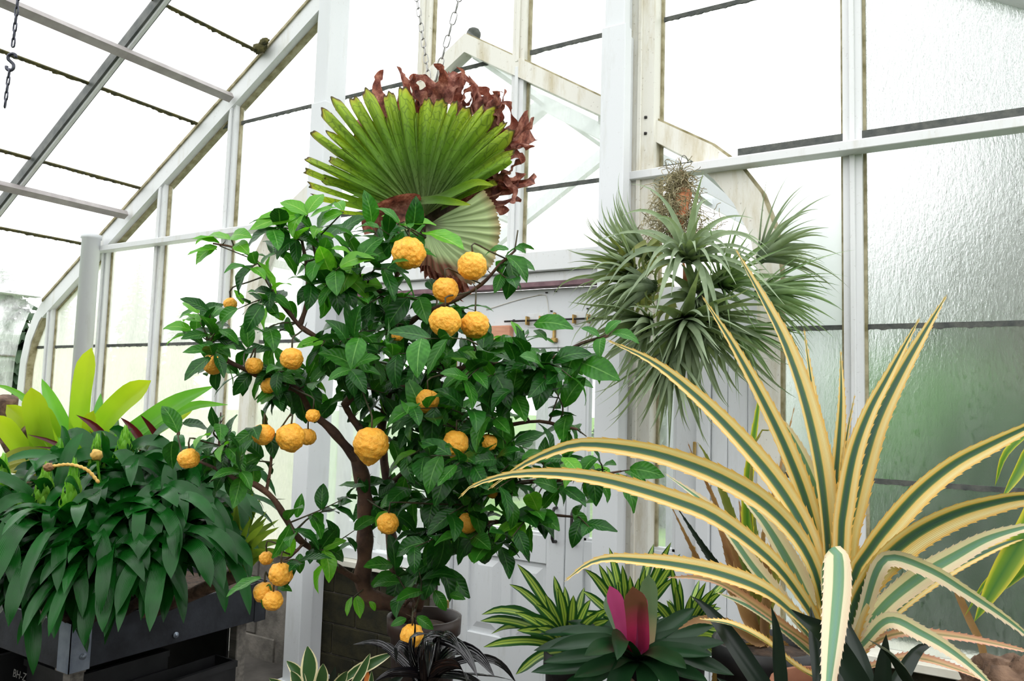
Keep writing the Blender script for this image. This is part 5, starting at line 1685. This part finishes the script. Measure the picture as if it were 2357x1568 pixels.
# ================================================================== pink-hearted bromeliad and striped ones
KD = 1.86
kb2 = at(1468, 1515, KD)
pk = empty('pink_hearted_bromeliad', kb2, 'dark green bromeliad with a magenta heart on a mound of bark', 'bromeliad')
for pts, w, mt, o in [([(1440, 1460), (1422, 1400), (1403, 1348)], 36, 'pinkleaf2', -0.06), ([(1468, 1470), (1464, 1400), (1456, 1350)], 50, 'pinkleaf', -0.10), ([(1484, 1480), (1492, 1400), (1492, 1322)], 40, 'greyleaf', -0.02), ([(1445, 1480), (1418, 1420), (1395, 1372)], 34, 'greyleaf', 0.05), ([(1475, 1470), (1478, 1410), (1482, 1368)], 22, 'pinkleaf2', -0.08)]:
    blade('heart_leaf', trace([(1466, 1508)] + pts, KD, KD + o), w * pxm(KD), toC, mt, pk, n=12, m=4, fold=0.35, prof=w_blunt)
for tip, mid, w, o in [((1228, 1498), (1345, 1480), 40, -0.02), ((1265, 1492), (1370, 1478), 40, -0.10), ((1222, 1548), (1340, 1535), 42, -0.12), ((1275, 1610), (1380, 1550), 46, -0.2), ((1305, 1430), (1400, 1460), 36, 0.08), ((1290, 1455), (1390, 1462), 36, 0.02), ((1420, 1520), (1425, 1470), 44, -0.2), ((1345, 1510), (1400, 1490), 44, -0.25),
                       ((1600, 1400), (1545, 1440), 40, 0.04), ((1645, 1440), (1560, 1465), 38, 0.0), ((1670, 1480), (1570, 1490), 40, -0.1), ((1690, 1555), (1590, 1520), 42, -0.12), ((1580, 1540), (1530, 1515), 46, -0.22), ((1605, 1475), (1540, 1475), 36, 0.08), ((1500, 1640), (1490, 1550), 50, -0.26), ((1400, 1620), (1430, 1550), 50, -0.26), ((1560, 1600), (1530, 1550), 46, -0.24), ((1640, 1510), (1560, 1500), 40, -0.16), ((1330, 1480), (1400, 1480), 40, 0.1), ((1240, 1460), (1350, 1455), 32, 0.05), ((1250, 1525), (1360, 1510), 36, -0.18), ((1660, 1425), (1560, 1440), 32, 0.1), ((1320, 1560), (1400, 1530), 42, -0.22), ((1630, 1570), (1550, 1540), 40, -0.2), ((1540, 1420), (1510, 1455), 34, 0.12), ((1370, 1420), (1420, 1460), 32, 0.14)]:
    blade('leaf', trace([(1466, 1520), ((1466 + mid[0]) / 2, (1520 + mid[1]) / 2 - 12), mid, tip], KD, KD + o), w * pxm(KD) * 0.92, ZUP + toC * 0.7, 'darkbrom', pk, n=14, m=4, fold=0.4, prof=w_par)
mb = at(1440, 1600, KD)
mound = empty('bark_mound', (mb.x, mb.y, bz), 'rough bark mound carrying the pink-hearted bromeliad', 'bark')
lump('mound', (mb.x, mb.y, (bz + mb.z + 0.03) / 2), (0.17, 0.13, (mb.z + 0.03 - bz) / 2 * 0.9), 'bark', mound, 0.2, 4, 4, 2)


def striped(px, py, d, tips, w, label):
    c = at(px, py, d)
    r = empty('striped_bromeliad', c, label, 'bromeliad', 'green and yellow striped bromeliads')
    for (tx, ty) in tips:
        bow = 0.16 * abs(tx - px) * ar.uniform(0.5, 1.4)
        o = ar.uniform(-0.16, 0.16)
        P = trace([(px + ar.uniform(-8, 8), py), ((px * 0.6 + tx * 0.4), (py * 0.6 + ty * 0.4) - bow), (px * 0.25 + tx * 0.75, py * 0.25 + ty * 0.75 - bow * 0.8), (tx, ty)], d, d + o)
        blade('leaf', P, w * pxm(d) * ar.uniform(0.7, 0.95), ZUP * 0.6 + toC, 'stripe', r, n=14, m=6, fold=0.3, prof=w_par, twist=ar.uniform(-0.3, 0.3))
    for q in range(16):
        a = ar.uniform(-1.9, 1.9)
        rosl = ar.uniform(90, 150)
        P = trace([(px, py), (px + math.sin(a) * rosl * 0.5, py - math.cos(a) * rosl * 0.55 - 8), (px + math.sin(a) * rosl, py - math.cos(a * 1.1) * rosl)], d, d - ar.uniform(0.0, 0.16))
        blade('leaf', P, w * pxm(d) * ar.uniform(0.65, 0.9), ZUP * 0.6 + toC, 'stripe', r, n=10, m=6, fold=0.3, prof=w_par)
    potted('striped_plant_pot', (c.x, c.y, c.z - 0.015), 0.065, bz, 'blackpot', 'black pot of the ' + label)
    return r


striped(1310, 1495, 2.02, [(1190, 1298), (1172, 1345), (1150, 1408), (1108, 1415), (1105, 1430), (1112, 1490), (1160, 1395), (1210, 1360), (1255, 1368), (1275, 1325), (1345, 1352), (1280, 1352), (1185, 1410), (1180, 1440), (1320, 1370), (1335, 1395), (1240, 1390), (1390, 1420), (1130, 1460), (1215, 1470), (1300, 1350), (1360, 1380)], 26, 'striped yellow-green bromeliad spreading its leaves in front of the white door')
striped(1450, 1470, 2.12, [(1345, 1310), (1378, 1298), (1402, 1260), (1432, 1300), (1395, 1302), (1450, 1325), (1505, 1252), (1545, 1248), (1566, 1275), (1485, 1305), (1470, 1330), (1530, 1310), (1420, 1340), (1500, 1340), (1555, 1330), (1340, 1360)], 25, 'striped yellow-green bromeliad standing up behind the magenta heart')
striped(1570, 1475, 2.10, [(1610, 1335), (1625, 1340), (1645, 1355), (1665, 1362), (1590, 1370), (1700, 1322), (1690, 1345), (1600, 1385), (1640, 1380), (1555, 1350), (1660, 1400), (1540, 1380), (1545, 1300), (1500, 1380)], 22, 'striped yellow-green bromeliad between the magenta heart and the pineapple')

# ================================================================== black-leaved plant and cream-edged plant, bottom centre
BD = 1.98
bb = at(985, 1610, BD)
blk = empty('black_leaved_plant', bb, 'plant with drooping glossy black strap leaves below the lemon tree', 'plant')
potted('black_plant_pot', (bb.x, bb.y, bb.z - 0.01), 0.10, bz, 'blackpot', 'black pot of the glossy black-leaved plant')
for pts, w, o in [([(960, 1540), (965, 1480), (1000, 1462), (1050, 1480), (1080, 1515), (1100, 1560)], 34, -0.2), ([(950, 1530), (940, 1480), (952, 1460), (985, 1458)], 26, -0.1), ([(1010, 1530), (1050, 1495), (1100, 1510), (1140, 1560)], 32, -0.15), ([(1000, 1550), (1060, 1520), (1120, 1515), (1160, 1535), (1190, 1575)], 18, 0.0), ([(960, 1560), (900, 1500), (860, 1480), (812, 1484)], 20, 0.1), ([(950, 1550), (910, 1500), (870, 1480), (850, 1482)], 18, 0.16),
                  ([(960, 1540), (930, 1490), (915, 1490), (912, 1530)], 26, -0.05), ([(1000, 1540), (1010, 1480), (1020, 1462), (1040, 1470), (1060, 1500)], 34, -0.24), ([(1010, 1530), (1030, 1470), (1028, 1452)], 16, 0.1), ([(985, 1560), (1040, 1550), (1110, 1550), (1190, 1568)], 24, -0.1), ([(985, 1560), (950, 1548), (900, 1550), (860, 1570)], 22, -0.15), ([(980, 1540), (985, 1500), (990, 1480), (985, 1560)], 30, -0.3), ([(1000, 1560), (1060, 1560), (1120, 1580)], 28, -0.2), ([(950, 1560), (955, 1440), (952, 1420), (958, 1410)], 8, 0.0), ([(980, 1580), (1010, 1540), (1060, 1540), (1080, 1590)], 34, -0.28)]:
    blade('leaf', trace([(985, 1605)] + pts, BD, BD + o), w * pxm(BD), ZUP + toC * 0.6, 'blackleaf', blk, n=18, m=4, fold=0.35, prof=w_strap, wave=0.1)
ED = 2.0
ebp = at(730, 1620, ED)
edg = empty('cream_edged_plant', ebp, 'small plant with dark oval leaves edged in cream at the foot of the column', 'plant')
potted('cream_plant_pot', (ebp.x, ebp.y, ebp.z - 0.02), 0.09, bz, 'terracotta', 'small terracotta pot of the cream-edged plant')


def w_oval(t):
    return math.sin(math.pi * min(1, t * 0.94 + 0.05)) ** 0.8 + 0.01


for a, b, w, mt in [((712, 1575), (708, 1488), 36, 'edged'), ((695, 1570), (660, 1522), 26, 'edged'), ((735, 1590), (744, 1528), 28, 'edged'), ((690, 1600), (670, 1545), 26, 'edged'), ((770, 1590), (800, 1545), 24, 'edged'), ((825, 1560), (852, 1505), 20, 'edged'), ((800, 1560), (905, 1503), 24, 'edged'), ((755, 1600), (772, 1535), 14, 'nightleaf'), ((840, 1590), (845, 1540), 16, 'orange'), ((850, 1600), (856, 1545), 20, 'edged'), ((790, 1600), (780, 1550), 22, 'edged'), ((660, 1600), (620, 1562), 22, 'edged'), ((870, 1600), (930, 1555), 22, 'nightleaf')]:
    m_ = ((a[0] + b[0]) / 2 + 3, (a[1] + b[1]) / 2 - 4)
    blade('leaf', trace([(740 + (a[0] - 740) * 0.4, 1625), a, m_, b], ED, ED + ar.uniform(-0.06, 0.06)), w * pxm(ED) * 1.1, toC + ZUP * 0.3, mt, edg, n=14, m=6, fold=0.3, prof=lambda t: w_oval(max(0, (t - 0.3) / 0.7)) if t > 0.3 else 0.12)

# ================================================================== zinc tray bench with bromeliads, lower left
ZB = 0.54
tc_ = atz(158, 1550, ZB)
te_ = atz(606, 1424, ZB)
XT, Y0, Y1, X0 = tc_.x, tc_.y, te_.y, tc_.x - 1.9
ZR = aty(158, 1437, Y0).z
tray = empty('zinc_planter_tray', (XT - 0.9, (Y0 + Y1) / 2, ZF), 'dark zinc planter tray on legs with light metal corner, full of bromeliads', 'planter')
box('side_panel', XT - 0.012, XT, Y0 + 0.012, Y1 - 0.012, ZB, ZR, 'zinc', tray, b=0.003)
box('side_panel', X0, X0 + 0.012, Y0 + 0.012, Y1 - 0.012, ZB, ZR, 'zinc', tray, b=0.003)
box('side_panel', X0, XT, Y0, Y0 + 0.012, ZB, ZR, 'zinc', tray, b=0.003)
box('side_panel', X0, XT, Y1 - 0.012, Y1, ZB, ZR, 'zinc', tray, b=0.003)
box('tray_bottom', X0 + 0.013, XT - 0.013, Y0 + 0.013, Y1 - 0.013, ZB + 0.004, ZB + 0.014, 'zinc', tray, b=0)
box('tray_soil', X0 + 0.013, XT - 0.013, Y0 + 0.013, Y1 - 0.013, ZB + 0.015, ZR - 0.03, 'soil', tray, b=0)
cw = 0.085
cb = boxes('corner_bracket', [(XT + 0.0005, XT + 0.004, Y0 - 0.004, Y0 + cw, ZB - 0.004, ZR + 0.004), (XT - cw, XT + 0.004, Y0 - 0.004, Y0 - 0.0005, ZB - 0.004, ZR + 0.004)], 'zinc_light', tray, b=0.0)
boxes('corner_bracket', [(XT + 0.0005, XT + 0.004, Y1 - cw * 0.8, Y1 + 0.004, ZB - 0.004, ZR + 0.004), (XT - cw, XT + 0.004, Y1 + 0.0005, Y1 + 0.004, ZB - 0.004, ZR + 0.004)], 'zinc', tray)


def bolt(y, z, par):
    V, F = [], []
    for r, x in ((0.0, 0.010), (0.007, 0.009), (0.009, 0.006), (0.009, 0.005), (0.014, 0.005), (0.014, 0.0)):
        V += [(XT + 0.0042 + x, y + r * math.cos(a * math.pi / 6), z + r * math.sin(a * math.pi / 6)) for a in range(12)]
    for i in range(5):
        for q in range(12):
            F.append((i * 12 + q, i * 12 + (q + 1) % 12, (i + 1) * 12 + (q + 1) % 12, (i + 1) * 12 + q))
    obj('bolt', mesh('bolt', V, F, 'zinc_light'), par)


bolt(Y0 + cw * 0.62, ZB + 0.055, cb)
b400 = atz(400, 1466, ZB + 0.03)
bolt(b400.y, ZB + 0.04, tray)
for x in (X0 + 0.08, XT - 0.10):
    for y in (Y0 + 0.08, Y1 - 0.08):
        box('leg', x - 0.03, x + 0.03, y - 0.03, y + 0.03, ZF, ZB - 0.001, 'bark' if False else 'bench', tray)
box('leg_block', XT - 0.16, XT - 0.04, Y0 + 0.03, Y0 + 0.10, ZB - 0.03, ZB - 0.0045, 'bench', tray)
# dark crates kept below the tray
for i, (x0, x1, y0, y1, h) in enumerate(((XT - 0.62, XT - 0.22, Y0 + 0.16, Y0 + 0.62, 0.44), (XT - 1.15, XT - 0.68, Y0 + 0.06, Y0 + 0.6, 0.47), (XT - 0.19, XT - 0.03, Y0 + 0.34, Y1 - 0.14, 0.36))):
    cr = empty('plastic_crate', ((x0 + x1) / 2, (y0 + y1) / 2, ZF), ['black plastic crate in the deep shade under the zinc tray', 'black plastic crate marked in white under the left end of the tray', 'narrow black crate under the tray, nearest the white column'][i], 'crate')
    boxes('crate_body', [(x0, x1, y0, y0 + 0.012, ZF, h), (x0, x1, y1 - 0.012, y1, ZF, h), (x0, x0 + 0.012, y0 + 0.0121, y1 - 0.0121, ZF, h), (x1 - 0.012, x1, y0 + 0.0121, y1 - 0.0121, ZF, h), (x0 + 0.0121, x1 - 0.0121, y0 + 0.0121, y1 - 0.0121, ZF, ZF + 0.012)], 'blackpot', cr)
    boxes('crate_rim', [(x0 - 0.012, x1 + 0.012, y0 - 0.012, y0 - 0.0005, h - 0.03, h), (x1 + 0.0005, x1 + 0.012, y0, y1, h - 0.03, h)], 'blackpot', cr)
    if i == 1:
        tx = bpy.data.curves.new('lettering', 'FONT')
        tx.body = 'BH-Z'
        tx.size = 0.05
        tx.extrude = 0.0005
        tx.shear = 0.2
        tx.materials.append(M['chain'])
        pp = aty(30, 1538, y0 - 0.0135)
        to = bpy.data.objects.new('lettering', tx)
        o = bpy.data.objects.new('lettering', bpy.data.meshes.new_from_object(to))
        bpy.data.objects.remove(to)
        o.matrix_basis = Matrix.Translation((pp.x, y0 - 0.0135, min(pp.z, h - 0.06))) @ Matrix.Rotation(math.pi / 2, 4, 'X')
        link(o, cr)

tp_ = box('added_light_board', X0, XT - 0.16, Y1 - 0.10, Y1 - 0.085, ZF + 0.02, ZB - 0.002, 'blackpot', tray, b=0)  # black board added to keep light out from under the tray

gr = random.Random(23)
# log with epiphytes at the back of the tray
lg = at(60, 1120, 3.7)
log = empty('bark_log', (lg.x, lg.y, ZR), 'grey-brown bark log leaning at the left edge behind the bromeliads', 'log')
tube('log_trunk', [Vector((lg.x + 0.1, lg.y, ZR - 0.025)), at(70, 1080, 3.75), at(30, 1020, 3.75), at(14, 960, 3.72), at(18, 916, 3.70)], lambda t: 0.075 - 0.03 * t, 'bark', log, 12, n=20)
tube('log_branch', [at(50, 1060, 3.75), at(75, 1010, 3.7), at(60, 985, 3.66)], 0.035, 'bark', log, 10, n=10)
# stump that carries the lime bromeliad
LD = 3.75
lbp = at(215, 1085, LD)
stump = empty('stump_stand', (lbp.x, lbp.y, ZR - 0.03), 'brown stump hidden behind the dark leaves, carrying the lime bromeliad', 'stump')
lathe('stump', [(0.0, 0.0), (0.13, 0.0), (0.11, 0.2), (0.12, lbp.z - ZR), (0.0, lbp.z - ZR + 0.02)], 'bark', stump, (lbp.x, lbp.y, ZR - 0.029), 16)

lime = empty('lime_bromeliad', lbp, 'tall lime-green bromeliad with broad upright strap leaves at left', 'bromeliad')
for pts, w, mt, o in [([(188, 1000), (192, 915), (200, 860), (211, 800)], 48, 'lime', 0.0), ([(175, 1040), (158, 1000), (132, 945), (108, 895), (96, 872)], 42, 'limegreen', 0.0), ([(120, 1060), (100, 1030), (86, 970), (76, 920), (72, 892)], 52, 'lime', -0.15), ([(150, 1060), (128, 1010), (105, 960), (92, 930)], 44, 'lime', -0.05), ([(215, 1040), (240, 976), (289, 920), (348, 876)], 52, 'lime', -0.1), ([(225, 1050), (245, 960), (270, 915), (290, 895)], 36, 'limegreen', 0.15),
                      ([(240, 1060), (285, 1015), (340, 974), (412, 926), (495, 888)], 46, 'limegreen', 0.05), ([(260, 1060), (320, 1010), (380, 968), (450, 935), (526, 932)], 30, 'limegreen', 0.15), ([(270, 1065), (310, 1030), (361, 990), (448, 938)], 42, 'lime', 0.2), ([(110, 1060), (82, 1018), (52, 968), (15, 932)], 44, 'lime', -0.1), ([(100, 1075), (60, 1050), (20, 1000), (-15, 955)], 44, 'lime', -0.25), ([(90, 960), (60, 920), (20, 895), (-20, 885)], 18, 'limegreen', 0.1), ([(150, 1090), (110, 1078), (60, 1058), (10, 1072), (-40, 1100)], 54, 'olive', -0.35), ([(205, 1060), (212, 1000), (216, 945)], 40, 'lime', -0.15), ([(160, 1095), (110, 1100), (60, 1085), (0, 1082)], 40, 'olive', -0.3), ([(225, 1060), (262, 1010), (272, 960)], 30, 'greyleaf', 0.1), ([(190, 1060), (170, 1000), (155, 960)], 34, 'limegreen', 0.1), ([(215, 1060), (228, 960), (232, 905)], 30, 'limegreen', 0.2)]:
    blade('leaf', trace([(200 + (pts[0][0] - 200) * 0.5, 1095)] + pts, LD, LD + o), w * pxm(LD) * 0.95, toC + ZUP * 0.5, mt, lime, n=16, m=6, fold=0.55, prof=w_blunt if mt == 'lime' else w_strap)
wb_ = at(345, 1100, 3.55)
wine = empty('wine_red_bromeliad', wb_, 'bromeliad with narrow wine-red leaves in front of the lime one', 'bromeliad')
for pts, w, o in [([(300, 1070), (250, 1020), (215, 980), (175, 955)], 18, -0.1), ([(300, 1080), (240, 1030), (205, 990)], 8, -0.05), ([(340, 1050), (325, 1010), (300, 980), (277, 961)], 17, 0.0), ([(380, 1050), (368, 1010), (348, 980), (323, 955)], 20, 0.0), ([(405, 1060), (412, 1010), (413, 965)], 15, 0.0), ([(290, 1085), (180, 1054), (120, 1018), (62, 1000)], 12, -0.15), ([(290, 1090), (190, 1060), (130, 1035), (75, 1028)], 8, -0.1), ([(330, 1060), (325, 1030), (322, 1012)], 10, -0.1), ([(395, 1070), (430, 1040), (450, 1025)], 14, 0.1), ([(290, 1090), (220, 1075), (180, 1045)], 18, -0.2), ([(250, 1105), (235, 1060), (262, 1010)], 10, -0.1), ([(360, 1070), (395, 1050), (445, 1065)], 26, -0.1), ([(380, 1090), (430, 1080), (480, 1100)], 24, -0.1)]:
    blade('leaf', trace([(345, 1100)] + pts, 3.55, 3.55 + o), w * pxm(3.55) * 1.1, toC + ZUP * 0.6, 'wine', wine, n=14, m=4, fold=0.4, prof=w_strap)
V, F = tubevf([Vector((wb_.x, wb_.y, ZR - 0.04)), wb_], 0.03, 8)
obj('stem', mesh('stem', V, F, 'bark'), wine)


def w_gz(t):
    return (0.75 + 0.25 * min(1, t * 6)) * (1 - max(0, (t - 0.72) / 0.28) ** 2.2) + 0.004


def spike(c, h, r, parent):
    """flower head of overlapping green scales"""
    V, F, UV = [], [], []
    n = 34
    for i in range(n):
        s = i / n
        a = i * 2.4
        o = Vector((math.cos(a), math.sin(a), 0))
        z = s * h * 0.86
        rr = r * (1 - s) ** 0.75 * (0.55 + min(0.45, s * 4))
        p0 = c + o * rr * 0.6 + ZUP * z
        ribbon([p0, p0 + o * rr * 0.55 + ZUP * h * 0.10, p0 + o * rr * 0.45 + ZUP * h * 0.20], r * 0.9 * (1 - 0.55 * s), -o, 4, 2, -0.5, lambda t: (1 - t) ** 0.7 + 0.02, 0, V, F, UV)
    tubevf([c, c + ZUP * h * 0.5, c + ZUP * h], lambda t: r * 0.75 * (1 - t) + 0.002, 8, V, F)
    UV += [(0.5, 0.5)] * (len(V) - len(UV))
    obj('flower_spike', mesh('flower_spike', V, F, 'bract', UV), parent)


GZ = [(120, 1215, 3.05, 1, 'strap-leaved bromeliad with a plump green flower spike near the tray corner'),
      (60, 1290, 3.0, 1, 'strap-leaved bromeliad with a low leaning spike above the light metal corner'),
      (22, 1190, 3.15, 1, 'strap-leaved bromeliad with a slim green spike at the left edge'),
      (182, 1240, 2.98, 2, 'strap-leaved bromeliad with the tallest pointed green spike'),
      (236, 1140, 3.28, 1, 'strap-leaved bromeliad with a yellow-green spike below the lime leaves'),
      (150, 1150, 3.30, 1, 'strap-leaved bromeliad with a small spike far back beside the lime plant'),
      (300, 1120, 3.30, 1, 'strap-leaved bromeliad with a bract tip below the wine-red leaves'),
      (320, 1200, 3.12, 0, 'strap-leaved bromeliad without spike arching in the middle of the tray'),
      (405, 1160, 3.25, 0, 'strap-leaved bromeliad below the leftmost lemon'),
      (250, 1300, 2.95, 0, 'strap-leaved bromeliad hanging over the long side of the tray'),
      (385, 1270, 3.05, 0, 'strap-leaved bromeliad over the round bolt of the tray'),
      (430, 1205, 3.25, 0, 'strap-leaved bromeliad beside the narrow spiky one'),
      (425, 1290, 3.16, 0, 'strap-leaved bromeliad at the far end of the tray side'),
      (130, 1305, 2.95, 0, 'strap-leaved bromeliad drooping over the light metal corner'),
      (-20, 1300, 2.98, 0, 'strap-leaved bromeliad half cut off by the left edge'),
      (215, 1338, 2.95, 0, 'lowest strap-leaved bromeliad, its leaves spilling past the tray rim'),
      (330, 1320, 3.04, 0, 'strap-leaved bromeliad low in the middle of the long tray side'),
      (20, 1350, 2.95, 0, 'lowest strap-leaved bromeliad at the left edge, over the short tray side')]
for i, (px, py, d, sp, lab) in enumerate(GZ):
    c = at(px, py, d)
    g = empty('strap_leaf_bromeliad', c, lab, 'bromeliad', 'dark strap-leaved bromeliads in the tray')
    ax = Vector((gr.uniform(-0.1, 0.35), -0.3 + gr.uniform(-0.15, 0.15), 1))
    rosette(g, c, ax, 27 if sp == 0 else 23, 0.48, 0.055, 'guz', a0=14, a1=100, droop=3.0, curl=0.0, prof=w_gz, fold=0.2, seg=14, m=4, rnd=gr, inner=0.6, lvar=0.25)
    base = Vector((min(max(c.x, X0 + 0.08), XT - 0.08), min(max(c.y + 0.05, Y0 + 0.08), Y1 - 0.08), ZR - 0.04))
    V, F = tubevf(catmull([base, base.lerp(c, 0.6) + Vector((0, 0.03, 0)), c + ZUP * 0.01], 6), 0.022, 8)
    obj('stem', mesh('stem', V, F, 'soil'), g)
    if sp:
        spike(c + ZUP * 0.07 - Vector((0, 0.04, 0)), 0.19 if sp == 1 else 0.24, 0.040, g)
# lower leaves that hang over the rim
SD = 3.25
sk = at(548, 1322, SD)
spk = empty('spiky_bromeliad', sk, 'olive green bromeliad with narrow spiky leaves at the right end of the tray', 'bromeliad')
for i in range(46):
    a = math.radians(gr.uniform(-62, 82))
    L_ = gr.uniform(110, 200) * (1 - 0.25 * abs(a))
    tip = (548 + math.sin(a) * L_, 1310 - math.cos(a) * L_)
    midp = (548 + math.sin(a * 0.75) * L_ * 0.55, 1312 - math.cos(a * 0.75) * L_ * 0.58)
    blade('leaf', trace([(548 + gr.uniform(-12, 12), 1322), midp, tip], SD, SD + gr.uniform(-0.2, 0.2)), gr.uniform(13, 20) * pxm(SD), toC + ZUP * 0.4, 'spiky', spk, n=10, m=2, fold=0.4, prof=w_strap)
V, F = tubevf([Vector((min(sk.x, XT - 0.05), min(sk.y, Y1 - 0.05), ZR - 0.04)), sk], 0.03, 8)
obj('stem', mesh('stem', V, F, 'bark'), spk)
# dried flower stalks lying over the leaves
M['straw'] = surf('straw_yellow', S(196, 150, 62), S(222, 186, 104), 20, 0.7)
ds = empty('dried_flower_stalk', at(120, 1072, 3.0), 'dried yellow flower stalk lying across the dark leaves', 'flower stalk')
tube('stalk', trace([(228, 1112), (200, 1082), (160, 1070), (112, 1075)], 2.95, 2.95), lambda t: 0.005 + 0.003 * math.sin(t * 40) ** 2, 'straw', ds, 6, n=40)
lump('seed_head', at(112, 1076, 2.95), (0.025, 0.016, 0.016), 'dry', ds, 0.4, 5, 3)
fl = empty('dried_inflorescence', at(222, 1050, 3.05), 'pale cone-shaped dried flower head above the dark leaves', 'flower head')
lump('flower_cone', at(222, 1048, 3.05), (0.020, 0.020, 0.022), 'straw', fl, 0.4, 9, 3)
tube('stalk', trace([(224, 1052), (226, 1080), (232, 1125)], 3.05, 3.1), 0.005, 'bract', fl, 6, n=8)

# yellowing leaf seen through the crown, in the sidelight
yl = at(790, 690, 3.3)
yv = empty('yellowed_staghorn_leaf', yl, 'yellowed crinkled leaf showing through the middle of the lemon crown', 'leaf')
blade('leaf_blade', trace([(860, 655), (820, 668), (775, 690), (720, 672), (700, 668)], 2.62, 2.66), 0.075, toC + ZUP, 'olive', yv, n=16, m=6, fold=0.3, prof=w_oval, wave=0.4)

# ================================================================== outside
def conifer(x, y, h, r, label, seed):
    t = empty('conifer', (x, y, -0.3), label, 'tree', 'trees outside the glass')
    rr = random.Random(seed)
    tube('trunk', [Vector((x, y, -0.3)), Vector((x, y, h * 0.96))], lambda s: 0.18 * (1 - s) + 0.02, 'trunk', t, 8)
    V, F, UV = [], [], []
    for i in range(150):
        s = (i + 0.5) / 150
        z = h * (0.12 + 0.88 * s)
        L_ = r * (1 - s) ** 0.85 * rr.uniform(0.6, 1.1) + 0.08
        a = i * 2.4 + rr.uniform(-0.3, 0.3)
        o = Vector((math.cos(a), math.sin(a), 0))
        p = Vector((x, y, z))
        ribbon([p, p + o * L_ * 0.5 + ZUP * (0.02 * L_), p + o * L_ - ZUP * L_ * 0.22], L_ * 0.62, ZUP, 6, 4, -0.35, w_oval, 0.12 * L_, V, F, UV, wave=0.5)
    obj('foliage', mesh('foliage', V, F, 'hedge', UV), t)
    return t


M['hedge'] = leafmat('outdoor_evergreen', S(38, 62, 40), S(62, 88, 56), 0.15, 0.7, nscale=3)
M['hedge3'] = leafmat('outdoor_near_shrub', S(32, 76, 20), S(56, 104, 34), 0.15, 0.7, nscale=3)
M['hedge2'] = leafmat('outdoor_shrub', S(66, 116, 50), S(104, 150, 80), 0.2, 0.7, nscale=3)


def bush(x, y, rx, ry, h, label, seed, mat='hedge2', n=900, z0=-0.3):
    b = empty('shrub', (x, y, z0), label, 'shrub', 'shrubs outside the glass')
    rr = random.Random(seed)
    lump('shrub_core', (x, y, z0 + h * 0.48), (rx * 0.82, ry * 0.82, h * 0.46), mat, b, 0.25, 2.2, 4, seed)
    V, F, UV = [], [], []
    for i in range(n):
        d = Vector((rr.gauss(0, 1), rr.gauss(0, 1), rr.gauss(0, 1))).normalized()
        k = 1 + 0.22 * noise.noise(d * 2.5 + Vector((seed, 0, 0)))
        p = Vector((x + d.x * rx * k, y + d.y * ry * k, z0 + h * 0.5 + d.z * h * 0.5 * k))
        if p.z < z0:
            continue
        t = (d + Vector((rr.uniform(-1, 1), rr.uniform(-1, 1), rr.uniform(-1, 0.6)))).normalized()
        s = rr.uniform(0.10, 0.2)
        ribbon([p, p + t * s * 0.5, p + t * s - ZUP * 0.02], s * 0.5, d, 3, 2, 0.2, w_oval, 0, V, F, UV)
    fo = obj('foliage', mesh('foliage', V, F, mat, UV), b)
    return b


def far(px, py, Y):
    p = aty(px, py, Y)
    return p


for i, (px, ptop, Y, r, lab) in enumerate([(322, 600, 24, 2.0, 'tall conifer seen faintly through the hazy panes left of the lemon tree'), (225, 700, 30, 2.2, 'lower conifer seen faintly behind the round post'), (420, 690, 30, 2.0, 'small conifer seen faintly at the left of the lemon crown'), (150, 660, 22, 2.0, 'conifer seen faintly between the curved eave and the round post')]):
    p = far(px, ptop, Y)
    conifer(p.x, Y, p.z, r, lab, 60 + i)
# dark tree beyond the curved eave
rd = RAY(25, 700)
pe = EYE + rd * (15 / math.hypot(rd.x, rd.y))
conifer(pe.x - 0.3, pe.y, pe.z + 0.6, 2.2, 'dark bluish tree seen past the curved eave at the left edge', 77)
# hedge and trees behind the steamed panes
for i, (x, y, rx, ry, h, lab) in enumerate([(-0.6, 8.0, 1.1, 0.8, 2.0, 'green shrub blurred by the steamed panes beside the glazing bar'), (2.4, 8.0, 1.2, 0.8, 2.6, 'large green shrub blurred behind the steamed panes at the right edge'), (5.6, 8.0, 1.2, 0.8, 3.4, 'tall shrub outside, beyond the right edge of the steamed panes'), (0.2, 5.6, 0.68, 0.5, 1.5, 'low green shrub close outside the lower steamed panes'), (2.0, 5.7, 0.72, 0.55, 1.6, 'low green shrub close outside the panes at the right edge'), (3.9, 6.0, 0.7, 0.6, 1.7, 'green shrub close outside, beyond the right edge')]):
    bush(x, y, rx, ry, h + 0.55, lab, 31 + i, 'hedge2' if i < 3 else 'hedge3', 1200)
tp = aty(2420, 120, 11.0)
ot = empty('broad_tree', (tp.x, 11.0, -0.3), 'broad dark tree blurred by the dripping pane at the upper right', 'tree')
tube('trunk', [Vector((tp.x, 11.0, -0.3)), Vector((tp.x, 11.0, tp.z - 1))], 0.2, 'trunk', ot, 8)
for i, (dx, dz, r) in enumerate(((0, 0.2, 1.3), (1.0, -0.6, 1.2), (0.3, -1.6, 1.0), (1.6, 0.6, 1.2))):
    lump('crown', (tp.x + dx, 11.0 + 0.3 * i, tp.z + dz), (r, r * 0.8, r * 0.8), 'hedge', ot, 0.5, 3, 4, i * 3.3)
# shrubs seen through the door glass
for i, (px, py, Y, rx, h, lab) in enumerate([(1500, 985, 13.0, 0.8, 1.3, 'dark shrub seen through the narrow glass of the right door'), (1530, 960, 16.5, 1.6, 2.2, 'rounded shrub farther off behind the right door glass'), (1240, 1000, 15.0, 1.2, 1.2, 'shrub seen through the glass of the left door')]):
    p = far(px, py, Y)
    bush(p.x, Y, rx, 0.8, h, lab, 51 + i, 'hedge', 700)
